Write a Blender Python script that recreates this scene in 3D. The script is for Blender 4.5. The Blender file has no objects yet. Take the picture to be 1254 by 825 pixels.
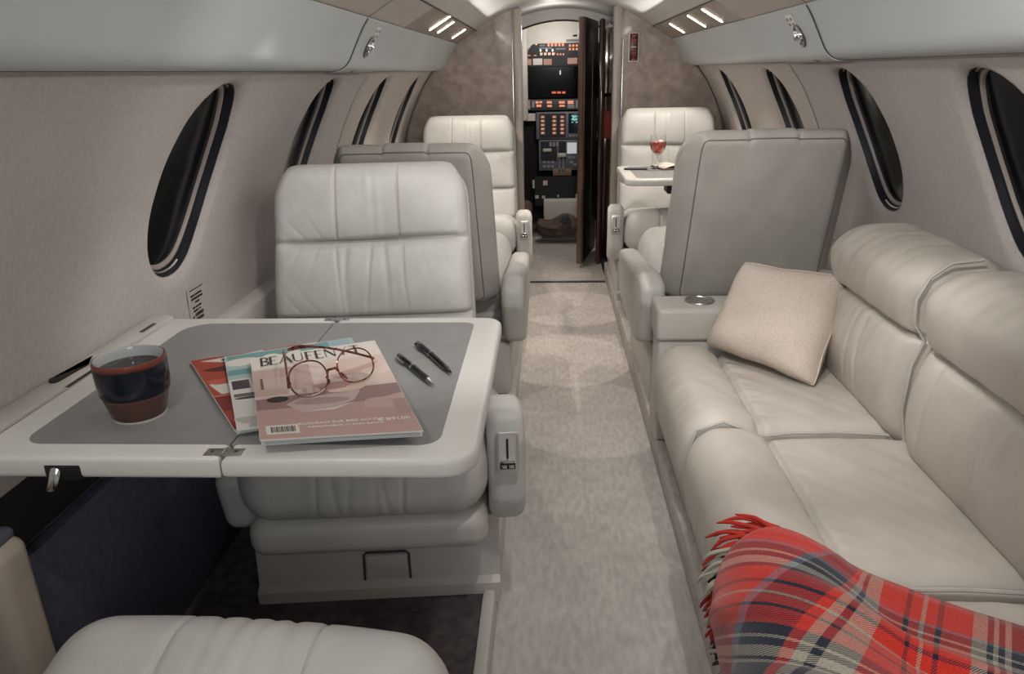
import bpy, bmesh, math, random
import numpy as np
from mathutils import Vector, Matrix
random.seed(7); np.random.seed(7)
SC = bpy.context.scene
COL = SC.collection
PI = math.pi

# ------------------------------------------------------------------ materials
def new_mat(name):
    m = bpy.data.materials.new(name); m.use_nodes = True
    nt = m.node_tree; b = nt.nodes['Principled BSDF']
    return m, nt, b
def simple(name, col, rough=.5, metal=0., spec=.5, emit=None, es=1., coat=0.):
    m, nt, b = new_mat(name)
    b.inputs['Base Color'].default_value = (*col, 1); b.inputs['Roughness'].default_value = rough
    b.inputs['Metallic'].default_value = metal; b.inputs['Specular IOR Level'].default_value = spec
    b.inputs['Coat Weight'].default_value = coat
    if emit: b.inputs['Emission Color'].default_value = (*emit, 1); b.inputs['Emission Strength'].default_value = es
    return m
def textured(name, c1, c2, scale, rough, bump, bscale, detail=4, stretch=(1,1,1), lo=.35, hi=.65, big=None, spec=.5, coat=0.):
    """base colour mottled between c1 and c2 by noise, fine noise bump; optional larger second mottling"""
    m, nt, b = new_mat(name); N = nt.nodes; L = nt.links
    tc = N.new('ShaderNodeTexCoord'); mp = N.new('ShaderNodeMapping'); mp.inputs['Scale'].default_value = stretch
    L.new(tc.outputs['Object'], mp.inputs['Vector'])
    no = N.new('ShaderNodeTexNoise'); no.inputs['Scale'].default_value = scale; no.inputs['Detail'].default_value = detail
    L.new(mp.outputs[0], no.inputs['Vector'])
    cr = N.new('ShaderNodeValToRGB'); cr.color_ramp.elements[0].position = lo; cr.color_ramp.elements[1].position = hi
    cr.color_ramp.elements[0].color = (*c1, 1); cr.color_ramp.elements[1].color = (*c2, 1)
    L.new(no.outputs['Fac'], cr.inputs[0]); out = cr.outputs[0]
    if big:
        n2 = N.new('ShaderNodeTexNoise'); n2.inputs['Scale'].default_value = big[0]; n2.inputs['Detail'].default_value = 3
        L.new(tc.outputs['Object'], n2.inputs['Vector'])
        r2 = N.new('ShaderNodeValToRGB'); r2.color_ramp.elements[0].position = .35; r2.color_ramp.elements[1].position = .68
        r2.color_ramp.elements[0].color = (big[1],)*3 + (1,); r2.color_ramp.elements[1].color = (1, 1, 1, 1)
        L.new(n2.outputs['Fac'], r2.inputs[0])
        mx = N.new('ShaderNodeMix'); mx.data_type = 'RGBA'; mx.blend_type = 'MULTIPLY'; mx.inputs[0].default_value = 1
        L.new(out, mx.inputs[6]); L.new(r2.outputs[0], mx.inputs[7]); out = mx.outputs[2]
    L.new(out, b.inputs['Base Color'])
    b.inputs['Roughness'].default_value = rough; b.inputs['Specular IOR Level'].default_value = spec
    b.inputs['Coat Weight'].default_value = coat; b.inputs['Coat Roughness'].default_value = .08
    if bump:
        nb = N.new('ShaderNodeTexNoise'); nb.inputs['Scale'].default_value = bscale; nb.inputs['Detail'].default_value = 3
        L.new(mp.outputs[0], nb.inputs['Vector'])
        bp = N.new('ShaderNodeBump'); bp.inputs['Strength'].default_value = bump; bp.inputs['Distance'].default_value = .002
        L.new(nb.outputs['Fac'], bp.inputs['Height']); L.new(bp.outputs[0], b.inputs['Normal'])
    return m
def leather(name, col, rough=.42):
    c2 = tuple(c*1.06 for c in col); c1 = tuple(c*.93 for c in col)
    return textured(name, c1, c2, 9, rough, .28, 420, spec=.45)

LEATHER = leather('seat_leather', (.55, .54, .515))
LEATHER_BACK = leather('seat_back_leather', (.47, .445, .415), .40)
LEATHER_DIVAN = leather('divan_leather', (.53, .485, .435))
PLASTIC = textured('beige_plastic', (.50, .475, .44), (.54, .515, .48), 6, .42, .1, 500)
PLASTIC_TABLE = simple('table_white', (.66, .645, .61), .32)
INSET = textured('table_inset_grey', (.235, .235, .235), (.26, .26, .26), 30, .42, .15, 900)
BIN = textured('bin_enamel', (.475, .51, .515), (.505, .54, .545), 3, .36, .04, 300)
PANEL_GLOSS = textured('taupe_gloss_panel', (.27, .225, .19), (.30, .25, .215), 4, .22, 0, 1)
PANEL_MATT = textured('taupe_matt_panel', (.42, .365, .32), (.45, .395, .35), 4, .45, 0, 1)
CEIL = textured('headliner', (.50, .475, .45), (.53, .505, .48), 5, .5, .08, 400)
FABRIC = textured('wall_fabric', (.425, .388, .37), (.475, .437, .42), 150, .8, .4, 420, stretch=(1, 1, .5), big=(6, .95))
WALL_SMOOTH = textured('wall_suede', (.45, .40, .365), (.49, .445, .41), 40, .65, .15, 300, big=(5, .96))
BULKHEAD = textured('bulkhead_laminate', (.36, .28, .24), (.50, .41, .36), 22, .30, .12, 160, detail=8, big=(5, .80), coat=.35)
POST = simple('door_post', (.42, .36, .31), .3)
CARPET = textured('aisle_carpet', (.46, .425, .395), (.57, .53, .495), 70, .95, .8, 330, detail=8, stretch=(1, .35, 1), big=(7, .90), spec=.1)
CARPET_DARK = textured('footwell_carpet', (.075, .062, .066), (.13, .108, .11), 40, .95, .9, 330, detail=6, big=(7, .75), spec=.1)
NAVY = textured('navy_leatherette', (.06, .068, .105), (.085, .095, .14), 60, .5, .4, 330)
BLACK = simple('black_plastic', (.008, .008, .010), .45)
DARKGREY = simple('dark_grey', (.05, .05, .055), .5)
GASKET = simple('window_gasket', (.016, .017, .024), .38)
RING = simple('window_inner_ring', (.30, .26, .24), .45)
CHROME = simple('chrome', (.75, .75, .74), .18, 1)
STEEL = simple('brushed_steel', (.55, .54, .52), .35, 1)
DARKMETAL = simple('dark_metal', (.16, .155, .15), .35, 1)
SEAM = simple('seam_shadow_gap', (.05, .045, .04), .7)
PIPING = leather('piping', (.50, .475, .44))
PIPING_DARK = leather('dark_piping', (.20, .18, .165))
WOOD = textured('dark_gloss_wood', (.035, .016, .011), (.075, .032, .022), 14, .12, 0, 1, stretch=(3, 3, .4), coat=.5)
WHITE = simple('white_print', (.75, .73, .70), .5)
def glassmat(name, col=(1, 1, 1), rough=0., ior=1.45):
    m, nt, b = new_mat(name)
    b.inputs['Base Color'].default_value = (*col, 1); b.inputs['Roughness'].default_value = rough
    b.inputs['Transmission Weight'].default_value = 1; b.inputs['IOR'].default_value = ior
    return m
PANE = simple('night_window_pane', (.003, .004, .005), .12, spec=.16)
GLASS = glassmat('clear_glass')
LENS = glassmat('spectacle_lens', (.98, .96, .95), 0, 1.05)

# ------------------------------------------------------------------ mesh tools
class MB:
    def __init__(s): s.v = []; s.f = []; s.mi = []; s.n = 0
    def add(s, V, F, mi=0):
        V = np.asarray(V, float); s.v.append(V)
        for f in F: s.f.append([int(i)+s.n for i in f]); s.mi.append(mi)
        s.n += len(V); return s
    def box(s, x0, x1, y0, y1, z0, z1, b=0, mi=0, seg=2):
        bm = bmesh.new(); bmesh.ops.create_cube(bm, size=1)
        for v in bm.verts: v.co = Vector(((x0+x1)/2+v.co.x*(x1-x0), (y0+y1)/2+v.co.y*(y1-y0), (z0+z1)/2+v.co.z*(z1-z0)))
        if b: bmesh.ops.bevel(bm, geom=bm.edges[:], offset=b, segments=seg, profile=.5, affect='EDGES')
        return s.frombm(bm, mi)
    def frombm(s, bm, mi=0, M=None):
        if M is not None: bmesh.ops.transform(bm, matrix=M, verts=bm.verts)
        bm.verts.index_update()
        s.add([v.co[:] for v in bm.verts], [[v.index for v in f.verts] for f in bm.faces], mi); bm.free(); return s
    def prism(s, pts, z0, z1, b=0, mi=0, M=None, seg=2):
        """polygon in xy extruded z0..z1, bevelled; M maps to the final place"""
        bm = bmesh.new(); vs = [bm.verts.new((p[0], p[1], z0)) for p in pts]; f = bm.faces.new(vs)
        r = bmesh.ops.extrude_face_region(bm, geom=[f])
        for e in r['geom']:
            if isinstance(e, bmesh.types.BMVert): e.co.z = z1
        bmesh.ops.recalc_face_normals(bm, faces=bm.faces)
        if b:
            ed = [e for e in bm.edges if abs(e.verts[0].co.z-e.verts[1].co.z) < 1e-7]
            bmesh.ops.bevel(bm, geom=ed, offset=b, segments=seg, profile=.5, affect='EDGES')
        return s.frombm(bm, mi, M)
    def tube(s, pts, r, n=8, closed=False, mi=0, flat=1.):
        P = [Vector(p) for p in pts]; k = len(P); R = r if hasattr(r, '__len__') else [r]*k
        V = []; F = []; up = Vector((0, 0, 1)); prev = None
        for i in range(k):
            t = (P[(i+1) % k]-P[i-1]) if closed else (P[min(i+1, k-1)]-P[max(i-1, 0)])
            t.normalize()
            if prev is None:
                a = t.cross(up if abs(t.z) < .9 else Vector((1, 0, 0))); a.normalize()
            else:
                a = prev - t*prev.dot(t); a.normalize()
            prev = a; bq = t.cross(a)
            for j in range(n):
                th = 2*PI*j/n; V.append(P[i]+a*math.cos(th)*R[i]+bq*math.sin(th)*R[i]*flat)
        m = k if closed else k-1
        for i in range(m):
            for j in range(n):
                i2 = (i+1) % k; F.append([i*n+j, i*n+(j+1) % n, i2*n+(j+1) % n, i2*n+j])
        if not closed: F.append(list(range(n))[::-1]); F.append([(k-1)*n+j for j in range(n)])
        return s.add(V, F, mi)
    def lathe(s, prof, n=32, c=(0, 0, 0), mi=0):
        V = []; F = []
        for (r, z) in prof:
            for j in range(n): V.append((c[0]+max(r, 1e-5)*math.cos(2*PI*j/n), c[1]+max(r, 1e-5)*math.sin(2*PI*j/n), c[2]+z))
        for i in range(len(prof)-1):
            for j in range(n): F.append([i*n+j, i*n+(j+1) % n, (i+1)*n+(j+1) % n, (i+1)*n+j])
        return s.add(V, F, mi)
    def grid(s, fn, nu, nv, mi=0, closed_u=False):
        V = [fn(i/nu, j/nv) for i in range(nu+1) for j in range(nv+1)]; w = nv+1
        return s.add(V, [[i*w+j, (i+1)*w+j, (i+1)*w+j+1, i*w+j+1] for i in range(nu) for j in range(nv)], mi)
    def text(s, body, size, M, mi=0, ext=.0002, align='CENTER', shear=0):
        cu = bpy.data.curves.new('t', 'FONT'); cu.body = body; cu.size = size; cu.align_x = align; cu.align_y = 'CENTER'; cu.extrude = ext; cu.shear = shear
        cu.resolution_u = 3
        o = bpy.data.objects.new('t', cu); COL.objects.link(o)
        dg = bpy.context.evaluated_depsgraph_get(); ev = o.evaluated_get(dg); me = ev.to_mesh()
        bm = bmesh.new(); bm.from_mesh(me); ev.to_mesh_clear(); bpy.data.objects.remove(o); bpy.data.curves.remove(cu)
        return s.frombm(bm, mi, M)
def obj(name, mb, mat, parent=None, smooth=True, ang=40, merge=True, recalc=True):
    me = bpy.data.meshes.new(name)
    V = np.concatenate(mb.v) if mb.v else np.zeros((0, 3))
    me.from_pydata(V.tolist(), [], mb.f)
    mats = mat if isinstance(mat, (list, tuple)) else [mat]
    for m in mats: me.materials.append(m)
    me.polygons.foreach_set('material_index', mb.mi)
    if recalc or merge:
        bm = bmesh.new(); bm.from_mesh(me)
        if merge: bmesh.ops.remove_doubles(bm, verts=bm.verts, dist=2e-5)
        if recalc: bmesh.ops.recalc_face_normals(bm, faces=bm.faces)
        bm.to_mesh(me); bm.free()
    if smooth:
        me.shade_smooth(); me.set_sharp_from_angle(angle=math.radians(ang))
    o = bpy.data.objects.new(name, me); COL.objects.link(o)
    if parent: o.parent = parent
    return o
def tag(o, label, cat, group=None):
    o['label'] = label; o['category'] = cat
    if group: o['group'] = group
    return o
def thing(name, label, cat, loc=(0, 0, 0), rz=0, group=None):
    o = bpy.data.objects.new(name, None); o.empty_display_size = .05; COL.objects.link(o)
    o.location = loc; o.rotation_euler = (0, 0, rz)
    return tag(o, label, cat, group)
def struct(name, mb, mat, parent=None, **k):
    o = obj(name, mb, mat, parent, **k)
    if not parent: o['kind'] = 'structure'
    return o
def dup(root, loc, rz, label, skip=()):
    r = root.copy(); COL.objects.link(r); r.location = loc; r.rotation_euler = (0, 0, rz); r['label'] = label
    for ch in list(root.children):
        if ch.name.split('.')[0] in skip: continue
        c = ch.copy(); COL.objects.link(c); c.parent = r
        for g in list(ch.children):
            d = g.copy(); COL.objects.link(d); d.parent = c
    return r
def axis_samples(L, r, n, k=5):
    h = L/2; e = [r*math.tan(PI/4*i/k) for i in range(k+1)]           # 0..r
    a = [-(h-r)-x for x in e[::-1]]
    inn = list(np.linspace(-(h-r), h-r, n+1))
    return np.array(a[:-1]+inn+[-x for x in a[:-1]][::-1])
def rbox(sx, sy, sz, r, nx, ny, nz, fn=None, c=(0, 0, 0)):
    """rounded box as an MB; fn deforms the N x 3 vertex array"""
    S = [axis_samples(sx, r, nx), axis_samples(sy, r, ny), axis_samples(sz, r, nz)]; H = np.array([sx, sy, sz])/2
    mb = MB(); Vs = []; Fs = []; n0 = 0
    for ax in range(3):
        u, w = [(1, 2), (2, 0), (0, 1)][ax]
        for sg in (-1, 1):
            U, W = np.meshgrid(S[u], S[w], indexing='ij'); P = np.zeros(U.shape+(3,))
            P[..., u] = U; P[..., w] = W; P[..., ax] = sg*H[ax]; a, b = U.shape
            Vs.append(P.reshape(-1, 3)); I = np.arange(a*b).reshape(a, b)+n0; n0 += a*b
            q = np.stack([I[:-1, :-1], I[1:, :-1], I[1:, 1:], I[:-1, 1:]], -1).reshape(-1, 4)
            if sg < 0: q = q[:, ::-1]
            Fs.append(q)
    V = np.concatenate(Vs); Q = np.clip(V, -(H-r), H-r); D = V-Q; l = np.linalg.norm(D, axis=1, keepdims=True); l[l == 0] = 1
    V = Q+D/l*r
    if fn is not None: V = fn(V)
    mb.add(V+np.array(c), np.concatenate(Fs).tolist()); return mb
def G(d, w): return np.exp(-(d/w)**2)
def ss(x, a, b):
    t = np.clip((x-a)/(b-a), 0, 1); return t*t*(3-2*t)
def round_poly(pts, rad, n=6):
    out = []; k = len(pts); R = rad if hasattr(rad, '__len__') else [rad]*k
    for i in range(k):
        p = Vector(pts[i]); a = (Vector(pts[i-1])-p).normalized(); b = (Vector(pts[(i+1) % k])-p).normalized(); r = R[i]
        if r <= 0: out.append(tuple(p)); continue
        ang = a.angle(b); d = r/math.tan(ang/2); c = p+(a+b).normalized()*(r/math.sin(ang/2))
        s = p+a*d-c; e = p+b*d-c; tot = s.angle(e)
        for j in range(n+1):
            t = j/n; q = (s*math.sin((1-t)*tot)+e*math.sin(t*tot))/math.sin(tot); out.append(tuple(c+q))
    return out
def noise1(x, seed=0):
    return (np.sin(x*1.0+seed)+.6*np.sin(x*2.3+1.7*seed+1)+.4*np.sin(x*4.1+.6*seed+2))/2

# ------------------------------------------------------------------ shell of the cabin
YB, YF = -1.3, 4.2
prof = [(.700, 1.142), (.755, 1.07), (.808, .97), (.846, .88), (.870, .80), (.882, .72), (.886, .60), (.884, .45), (.875, .25), (.865, .0)]
pz = np.array([p[1] for p in prof]); px_ = np.array([p[0] for p in prof])
zz = np.linspace(1.142, 0, 240)
def crx(z): return np.interp(z, pz[::-1], px_[::-1])
xx = crx(zz); kk = np.ones(13)/13
xx = np.convolve(np.pad(xx, 6, mode='reflect', reflect_type='odd'), kk, 'valid')
arc = np.concatenate([[0], np.cumsum(np.hypot(np.diff(xx), np.diff(zz)))]); ST = arc[-1]
def wp(s, sg, d=0.):
    x = np.interp(s, arc, xx); z = np.interp(s, arc, zz)
    x2 = np.interp(min(s+.01, ST), arc, xx); z2 = np.interp(min(s+.01, ST), arc, zz); x1 = np.interp(max(s-.01, 0), arc, xx); z1 = np.interp(max(s-.01, 0), arc, zz)
    t = np.array([x2-x1, z2-z1]); t /= np.linalg.norm(t); n = np.array([-t[1], t[0]])
    if n[0] < 0: n = -n
    return sg*(x+n[0]*d), z+n[1]*d
def s_of_z(z): return float(np.interp(-z, -zz, arc))
WA, WB = .136, .208
SCEN = (s_of_z(1.116)+s_of_z(.728))/2
def ell(th, k):
    c, s = math.cos(th), math.sin(th); e = 2/2.25
    y, z = WA*k*math.copysign(abs(c)**e, c), WB*k*math.copysign(abs(s)**e, s)
    return y-.14*z, z            # the opening leans forward at the top
def wall(name, sg, centers, seam):
    mb = MB(); NS = 40; svals = np.linspace(0, ST, NS+1)
    edges = [YB]
    for i, c in enumerate(centers):
        edges += [c-.31, c+.31]
    edges.append(YF)
    def strip(y0, y1):
        n = max(1, int((y1-y0)/.1))
        mi = 1 if (y0+y1)/2 > seam else 0
        V = []; 
        for i in range(n+1):
            for s in svals:
                x, z = wp(s, sg); V.append((x, y0+(y1-y0)*i/n, z))
        w = NS+1
        mb.add(V, [[i*w+j, (i+1)*w+j, (i+1)*w+j+1, i*w+j+1] for i in range(n) for j in range(NS)], mi)
    for i in range(0, len(edges), 2): strip(edges[i], edges[i+1])
    for c in centers:
        mi = 1 if c > seam else 0
        NT = 14; ys = np.linspace(-.31, .31, NT+1)
        loop = [(y, 0.) for y in ys[:-1]]+[(.31, s) for s in svals[:-1]]+[(y, ST) for y in ys[::-1][:-1]]+[(-.31, s) for s in svals[::-1][:-1]]
        rings = []
        ths = [math.atan2((s-SCEN)/WB, y/WA) for y, s in loop]
        for t in (0, .25, .5, .75):
            r = []
            for (y, s), th in zip(loop, ths):
                ex, es = ell(th, 1.16); yy = y+(ex-y)*t; sv = s+(SCEN+es-s)*t
                x, z = wp(sv, sg); r.append((x, c+yy, z))
            rings.append(r)
        for k, d in ((1.16, 0), (1.12, .0008), (1.09, .0022), (1.06, .0045), (1.035, .0075), (1.015, .0105), (1.0, .015)):
            r = []
            for th in ths:
                ex, es = ell(th, k); x, z = wp(max(SCEN+es, .002), sg, d); r.append((x, c+ex, z))
            rings.append(r)
        n = len(loop); V = [p for r in rings for p in r]
        mb.add(V, [[i*n+j, i*n+(j+1) % n, (i+1)*n+(j+1) % n, (i+1)*n+j] for i in range(len(rings)-1) for j in range(n)], mi)
    o = struct(name, mb, [FABRIC, WALL_SMOOTH], ang=60)
    return o
LC = [.74, 1.525, 2.29, 3.07, 3.84]; RC = [.72, 1.49, 2.18, 2.92, 3.71]
LC = LC[1:]
wall('wall_left', -1, LC, 2.9); wall('wall_right', 1, RC[1:], 2.6)
def window(i, sg, c):
    n = 72
    def ring(k, d):
        return [(lambda e: (lambda q: (q[0], c+e[0], q[1]))(wp(max(SCEN+e[1], .002), sg, d)))(ell(2*PI*j/n, k)) for j in range(n)]
    def rings(spec):
        R = [ring(*s) for s in spec]; mb = MB()
        mb.add([p for r in R for p in r], [[a*n+j, a*n+(j+1) % n, (a+1)*n+(j+1) % n, (a+1)*n+j] for a in range(len(R)-1) for j in range(n)])
        return mb
    w = bpy.data.objects.new('window_%d' % i, None); COL.objects.link(w); w['kind'] = 'structure'
    obj('window_gasket', rings([(1.0, .015), (.990, .016), (.984, .024), (.978, .036), (.93, .040)]), GASKET, w)
    obj('window_frame', rings([(.955, .038), (.945, .0335), (.930, .032), (.912, .0325), (.90, .035), (.895, .041)]), RING, w)
    mb = rings([(.91, .0395), (.6, .0395), (.3, .0395), (.02, .0395)]); obj('window_pane', mb, PANE, w)
    # shade track: thin bright rails at top and bottom of the recess
    tb = MB(); 
    for th0 in (PI/2, -PI/2):
        pts = []
        for j in range(9):
            ex, es = ell(th0+(j-4)*.09, .965); x, z = wp(max(SCEN+es, .002), sg, .027); pts.append((x, c+ex, z))
        tb.tube(pts, .003, 6)
    obj('shade_rail', tb, STEEL, w)
for k, c in enumerate(LC): window(k+1, -1, c)
for k, c in enumerate(RC[1:]): window(k+5, 1, c)
# wall seams and edge trims
def wallstrip(name, sg, y, mat, w=.004, d=-.0012):
    struct(name, MB().grid(lambda u, v: (lambda q: (q[0], y+(u-.5)*w-.14*(.0+v)*0, q[1]))(wp(v*ST, sg, d)), 1, 40), mat, recalc=True)
wallstrip('trim_1', -1, 2.69, SEAM); wallstrip('trim_2', 1, 2.60, SEAM)
wallstrip('trim_3', -1, 4.17, WALL_SMOOTH, .06, -.006); wallstrip('trim_4', 1, 4.17, WALL_SMOOTH, .06, -.006)

# overhead bins
binp = [(.565, 1.277), (.582, 1.257), (.598, 1.233), (.612, 1.209), (.623, 1.188), (.633, 1.168), (.645, 1.154), (.657, 1.146), (.668, 1.1425), (.683, 1.142), (.702, 1.1435)]
def smooth_poly(p, it=2):
    for _ in range(it):
        q = [p[0]]
        for a, b in zip(p[:-1], p[1:]):
            q += [(a[0]*.75+b[0]*.25, a[1]*.75+b[1]*.25), (a[0]*.25+b[0]*.75, a[1]*.25+b[1]*.75)]
        p = q+[p[-1]]
    return p
binp = smooth_poly(binp)
bs = np.concatenate([[0], np.cumsum([math.hypot(b[0]-a[0], b[1]-a[1]) for a, b in zip(binp[:-1], binp[1:])])])
def bp(t, sg, d=0.):
    s = t*bs[-1]; x = np.interp(s, bs, [p[0] for p in binp]); z = np.interp(s, bs, [p[1] for p in binp])
    a = min(s+.004, bs[-1]); b = max(s-.004, 0)
    tx = np.interp(a, bs, [p[0] for p in binp])-np.interp(b, bs, [p[0] for p in binp]); tz = np.interp(a, bs, [p[1] for p in binp])-np.interp(b, bs, [p[1] for p in binp])
    l = math.hypot(tx, tz); nx, nz = tz/l, -tx/l           # inward normal
    return sg*(x+nx*d), z+nz*d
def extr(fn, y0, y1, nv, ny=1, mi=0, mb=None):
    mb = mb or MB(); return mb.grid(lambda u, v: (lambda q: (q[0], y0+(y1-y0)*u, q[1]))(fn(v)), ny, nv, mi)
for sg, nm in ((-1, 'trim_5'), (1, 'trim_6')):
    struct(nm, extr(lambda v: bp(v, sg), YB, YF, 40), BIN, recalc=False)
# sloping panels between bins and ceiling
def pan(v, sg, d=0.):
    x = .566+(.459-.566)*v; z = 1.278+(1.340-1.278)*v
    return sg*(x-.507*d), z-.862*d
for sg, a, b in ((-1, 'trim_7', 'trim_8'), (1, 'trim_9', 'trim_10')):
    struct(a, extr(lambda v: pan(v, sg), 2.66, YF, 4), PANEL_GLOSS, recalc=False)
    struct(b, extr(lambda v: pan(v, sg), YB, 2.66, 4), PANEL_MATT, recalc=False)
sm = MB()
for sg in (-1, 1):
    for y in ((2.14,) if sg < 0 else (2.05,)):
        sm.grid(lambda u, v: (lambda q: (q[0], y+(u-.5)*.005, q[1]))(pan(v, sg, .0008)), 1, 2)
    sm.grid(lambda u, v: (sg*(.568-.004*u), YB+(YF-YB)*v, 1.2765+.0022*u-.0012), 1, 1)
    sm.grid(lambda u, v: (sg*(.462-.005*u), YB+(YF-YB)*v, 1.3375+.0022*u-.001), 1, 1)
struct('trim_11', sm, SEAM)
# ceiling dome
Rc = .80; zc_top = 1.487
def dome(v):
    x = -.46+.92*v; z0 = 1.340; sag = zc_top-z0; R = (.46**2+sag**2)/(2*sag); return x, zc_top-R+math.sqrt(R*R-x*x)
struct('ceiling', extr(dome, YB, 4.95, 40), CEIL, recalc=False)
# floor: aisle runner, raised side floors, sills
fl = MB().box(-.2, .24, YB, 5.2, -.02, 0)
struct('floor', fl, CARPET)
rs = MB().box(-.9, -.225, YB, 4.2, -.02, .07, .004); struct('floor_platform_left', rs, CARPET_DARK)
rs = MB().box(.265, .9, YB, 4.2, -.02, .07, .004); struct('floor_platform_right', rs, CARPET)
rs = MB().box(-.226, -.199, YB, 4.2, -.02, .078, .006); struct('trim_12', rs, PLASTIC)
rs = MB().box(.239, .266, YB, 4.2, -.02, .078, .006); struct('trim_13', rs, CARPET)
# end wall behind the camera
struct('wall_back', MB().box(-.95, .95, YB-.03, YB, -.02, 1.55), PANEL_MATT)
# bulkheads either side of the doorway
def bulk(sg):
    x0_ = .235 if sg < 0 else .275; pts = [(sg*x0_, 0.)]
    for z in np.linspace(0, 1.142, 16): pts.append((sg*(crx(z)+.03), z))
    pts += [(sg*.70, 1.15), (sg*.66, 1.16), (sg*.60, 1.26), (sg*.58, 1.30), (sg*.46, 1.36)]
    for x in np.linspace(.45, x0_, 8): pts.append((sg*x, dome((x+.46)/.92)[1]+.02))
    M = Matrix(((1, 0, 0, 0), (0, 0, 1, 0), (0, 1, 0, 0), (0, 0, 0, 1)))
    return MB().prism(pts, 4.2, 4.235, 0, 0, M)
struct('wall_front_left', bulk(-1), BULKHEAD); struct('wall_front_right', bulk(1), BULKHEAD)
for sg, nm in ((-1, 'trim_14'), (1, 'trim_15')):
    o_ = .040 if sg > 0 else 0.
    mb = MB().box(min(sg*.222, sg*.262)+o_, max(sg*.222, sg*.262)+o_, 4.175, 4.26, 0, 1.44, .006)
    mb.box(min(sg*.270, sg*.276)+o_, max(sg*.270, sg*.276)+o_, 4.192, 4.2, 0, 1.45, .002, 1)
    struct(nm, mb, [POST, CHROME])

# ------------------------------------------------------------------ lobby and cockpit
struct('wall_lobby_left', MB().box(-.30, -.262, 4.24, 4.95, 0, 1.45), WOOD)
struct('wall_lobby_right', MB().box(.300, .335, 4.262, 4.95, 0, 1.43), WOOD)
# arched header above the cockpit opening
hp = []
for i in range(17): 
    x = -.262+.524*i/16; hp.append((x, 1.372+.052*(1-(x/.262)**2)))
M = Matrix(((1, 0, 0, 0), (0, 0, 1, 0), (0, 1, 0, 0), (0, 0, 0, 1)))
struct('wall_cockpit_header', MB().prism(hp+[(.30, 1.40), (.30, 1.52), (-.30, 1.52), (-.30, 1.40)], 4.9, 4.95, 0, 0, M), CEIL)
ht = MB(); ht.tube([(x, 4.895, z-.004) for x, z in hp], .006, 6)
struct('trim_16', ht, WOOD)
cream = simple('cockpit_liner', (.66, .62, .56), .6)
lin = MB().box(-.45, .45, 4.96, 5.47, 1.47, 1.52)
lin.box(-.40, .40, 5.43, 5.46, 1.20, 1.50, .01)
lin.box(-.40, -.225, 5.36, 5.43, .80, 1.46, .02)
struct('ceiling_cockpit', lin, cream)
for nm, bx in (('wall_cockpit_left', (-.75, -.72, 4.96, 6.0, -.05, 1.5)), ('wall_cockpit_right', (.72, .75, 4.96, 6.0, -.05, 1.5)), ('wall_cockpit_front', (-.75, .75, 5.97, 6.0, -.05, 1.5)), ('wall_cockpit_back', (-.75, -.30, 4.95, 4.97, -.05, 1.5))):
    struct(nm, MB().box(*bx), BLACK)
struct('floor_cockpit', MB().box(-.75, .75, 4.96, 6.0, -.05, -.02), CARPET)
def CK(px, py): return (.005817*(px-680)-.0362, -9.2e-5*(px-680)-.005676*(py-150)+.7710)
EMO = simple('amber_light', (.3, .08, .02), .5, emit=(1, .42, .27), es=.62)
EMW = simple('white_light', (.5, .5, .45), .5, emit=(1, .85, .75), es=.55)
EMR = simple('red_light', (.3, .03, .02), .5, emit=(1, .20, .13), es=.55)
EMD = simple('dim_annunciator', (.25, .15, .11), .5, emit=(1, .5, .36), es=.16)
EMC = simple('teal_light', (.05, .2, .2), .5, emit=(.25, .62, .58), es=.8)
GREY = simple('panel_grey', (.15, .152, .18), .55)
MID = simple('panel_light_grey', (.30, .30, .33), .5)
PALE = simple('pale_plastic', (.62, .58, .53), .5)
def crect(mb, x0, y0, x1, y1, Y, d=.006, mi=0, b=0):
    a = CK(x0, y1); c = CK(x1, y0); return mb.box(a[0], c[0], Y-d, Y, a[1], c[1], b, mi)
ip = thing('instrument_panel', 'dark cockpit instrument panel with lit displays and rows of amber lights seen through the doorway', 'instrument panel', (0, 0, 0))
def cpart(name, mat, rects, Y, d=.006, parent=ip, b=0):
    for r in rects: mb = MB(); crect(mb, *r, Y, d, 0, b); o = obj(name, mb, mat, parent)
    return o
# overhead panel
op = MB(); a = CK(649, 82); b_ = CK(745, 54.5)
op.prism(round_poly([(a[0], a[1]), (b_[0], a[1]), (b_[0], b_[1]), (a[0], b_[1])], [.0, .0, .03, .05]), 5.38, 5.42, 0, 0, M)
ovp = obj('overhead_panel', op, BLACK, ip)
cpart('clock_display', EMO, [(671+i*4.2, 48+7, 671+i*4.2+2.6, 48+11) for i in range(5)], 5.378, .004, ovp)
for nm, mt, rr in (('switch_row', EMW, [(662+i*7, 62, 664+i*7, 65) for i in range(3)]+[(662.5+4.7*i, 66, 664.5+4.7*i, 69) for i in range(4)]),
                   ('light_row', EMO, [(663+i*4.8, 66, 665.5+i*4.8, 68.5) for i in range(4)]+[(682+i*3.4, 67, 683.8+i*3.4, 69) for i in range(3)]+[(696+i*4, 57+j*4, 698.4+i*4, 59.6+j*4) for i in range(5) for j in range(2)]+[(648+i*7, 68.6, 651+i*7, 69.8) for i in range(2)]),
                   ('label_strip', GREY, [(662, 57, 668, 59), (661, 60, 676, 62), (693, 51, 712, 54), (681, 61, 692, 63)]),
                   ('placard', PALE, [(654, 72.5, 665, 80)]), ('dim_placard', EMD, [(645, 73, 652, 80), (666.5, 73, 676, 80), (694.5, 72, 706, 79), (708, 72, 716, 79)]),
                   ('switch_dot', EMW, [(657, 56, 659, 57.5)])):
    cpart(nm, mt, rr, 5.377, .003, ovp)
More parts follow.
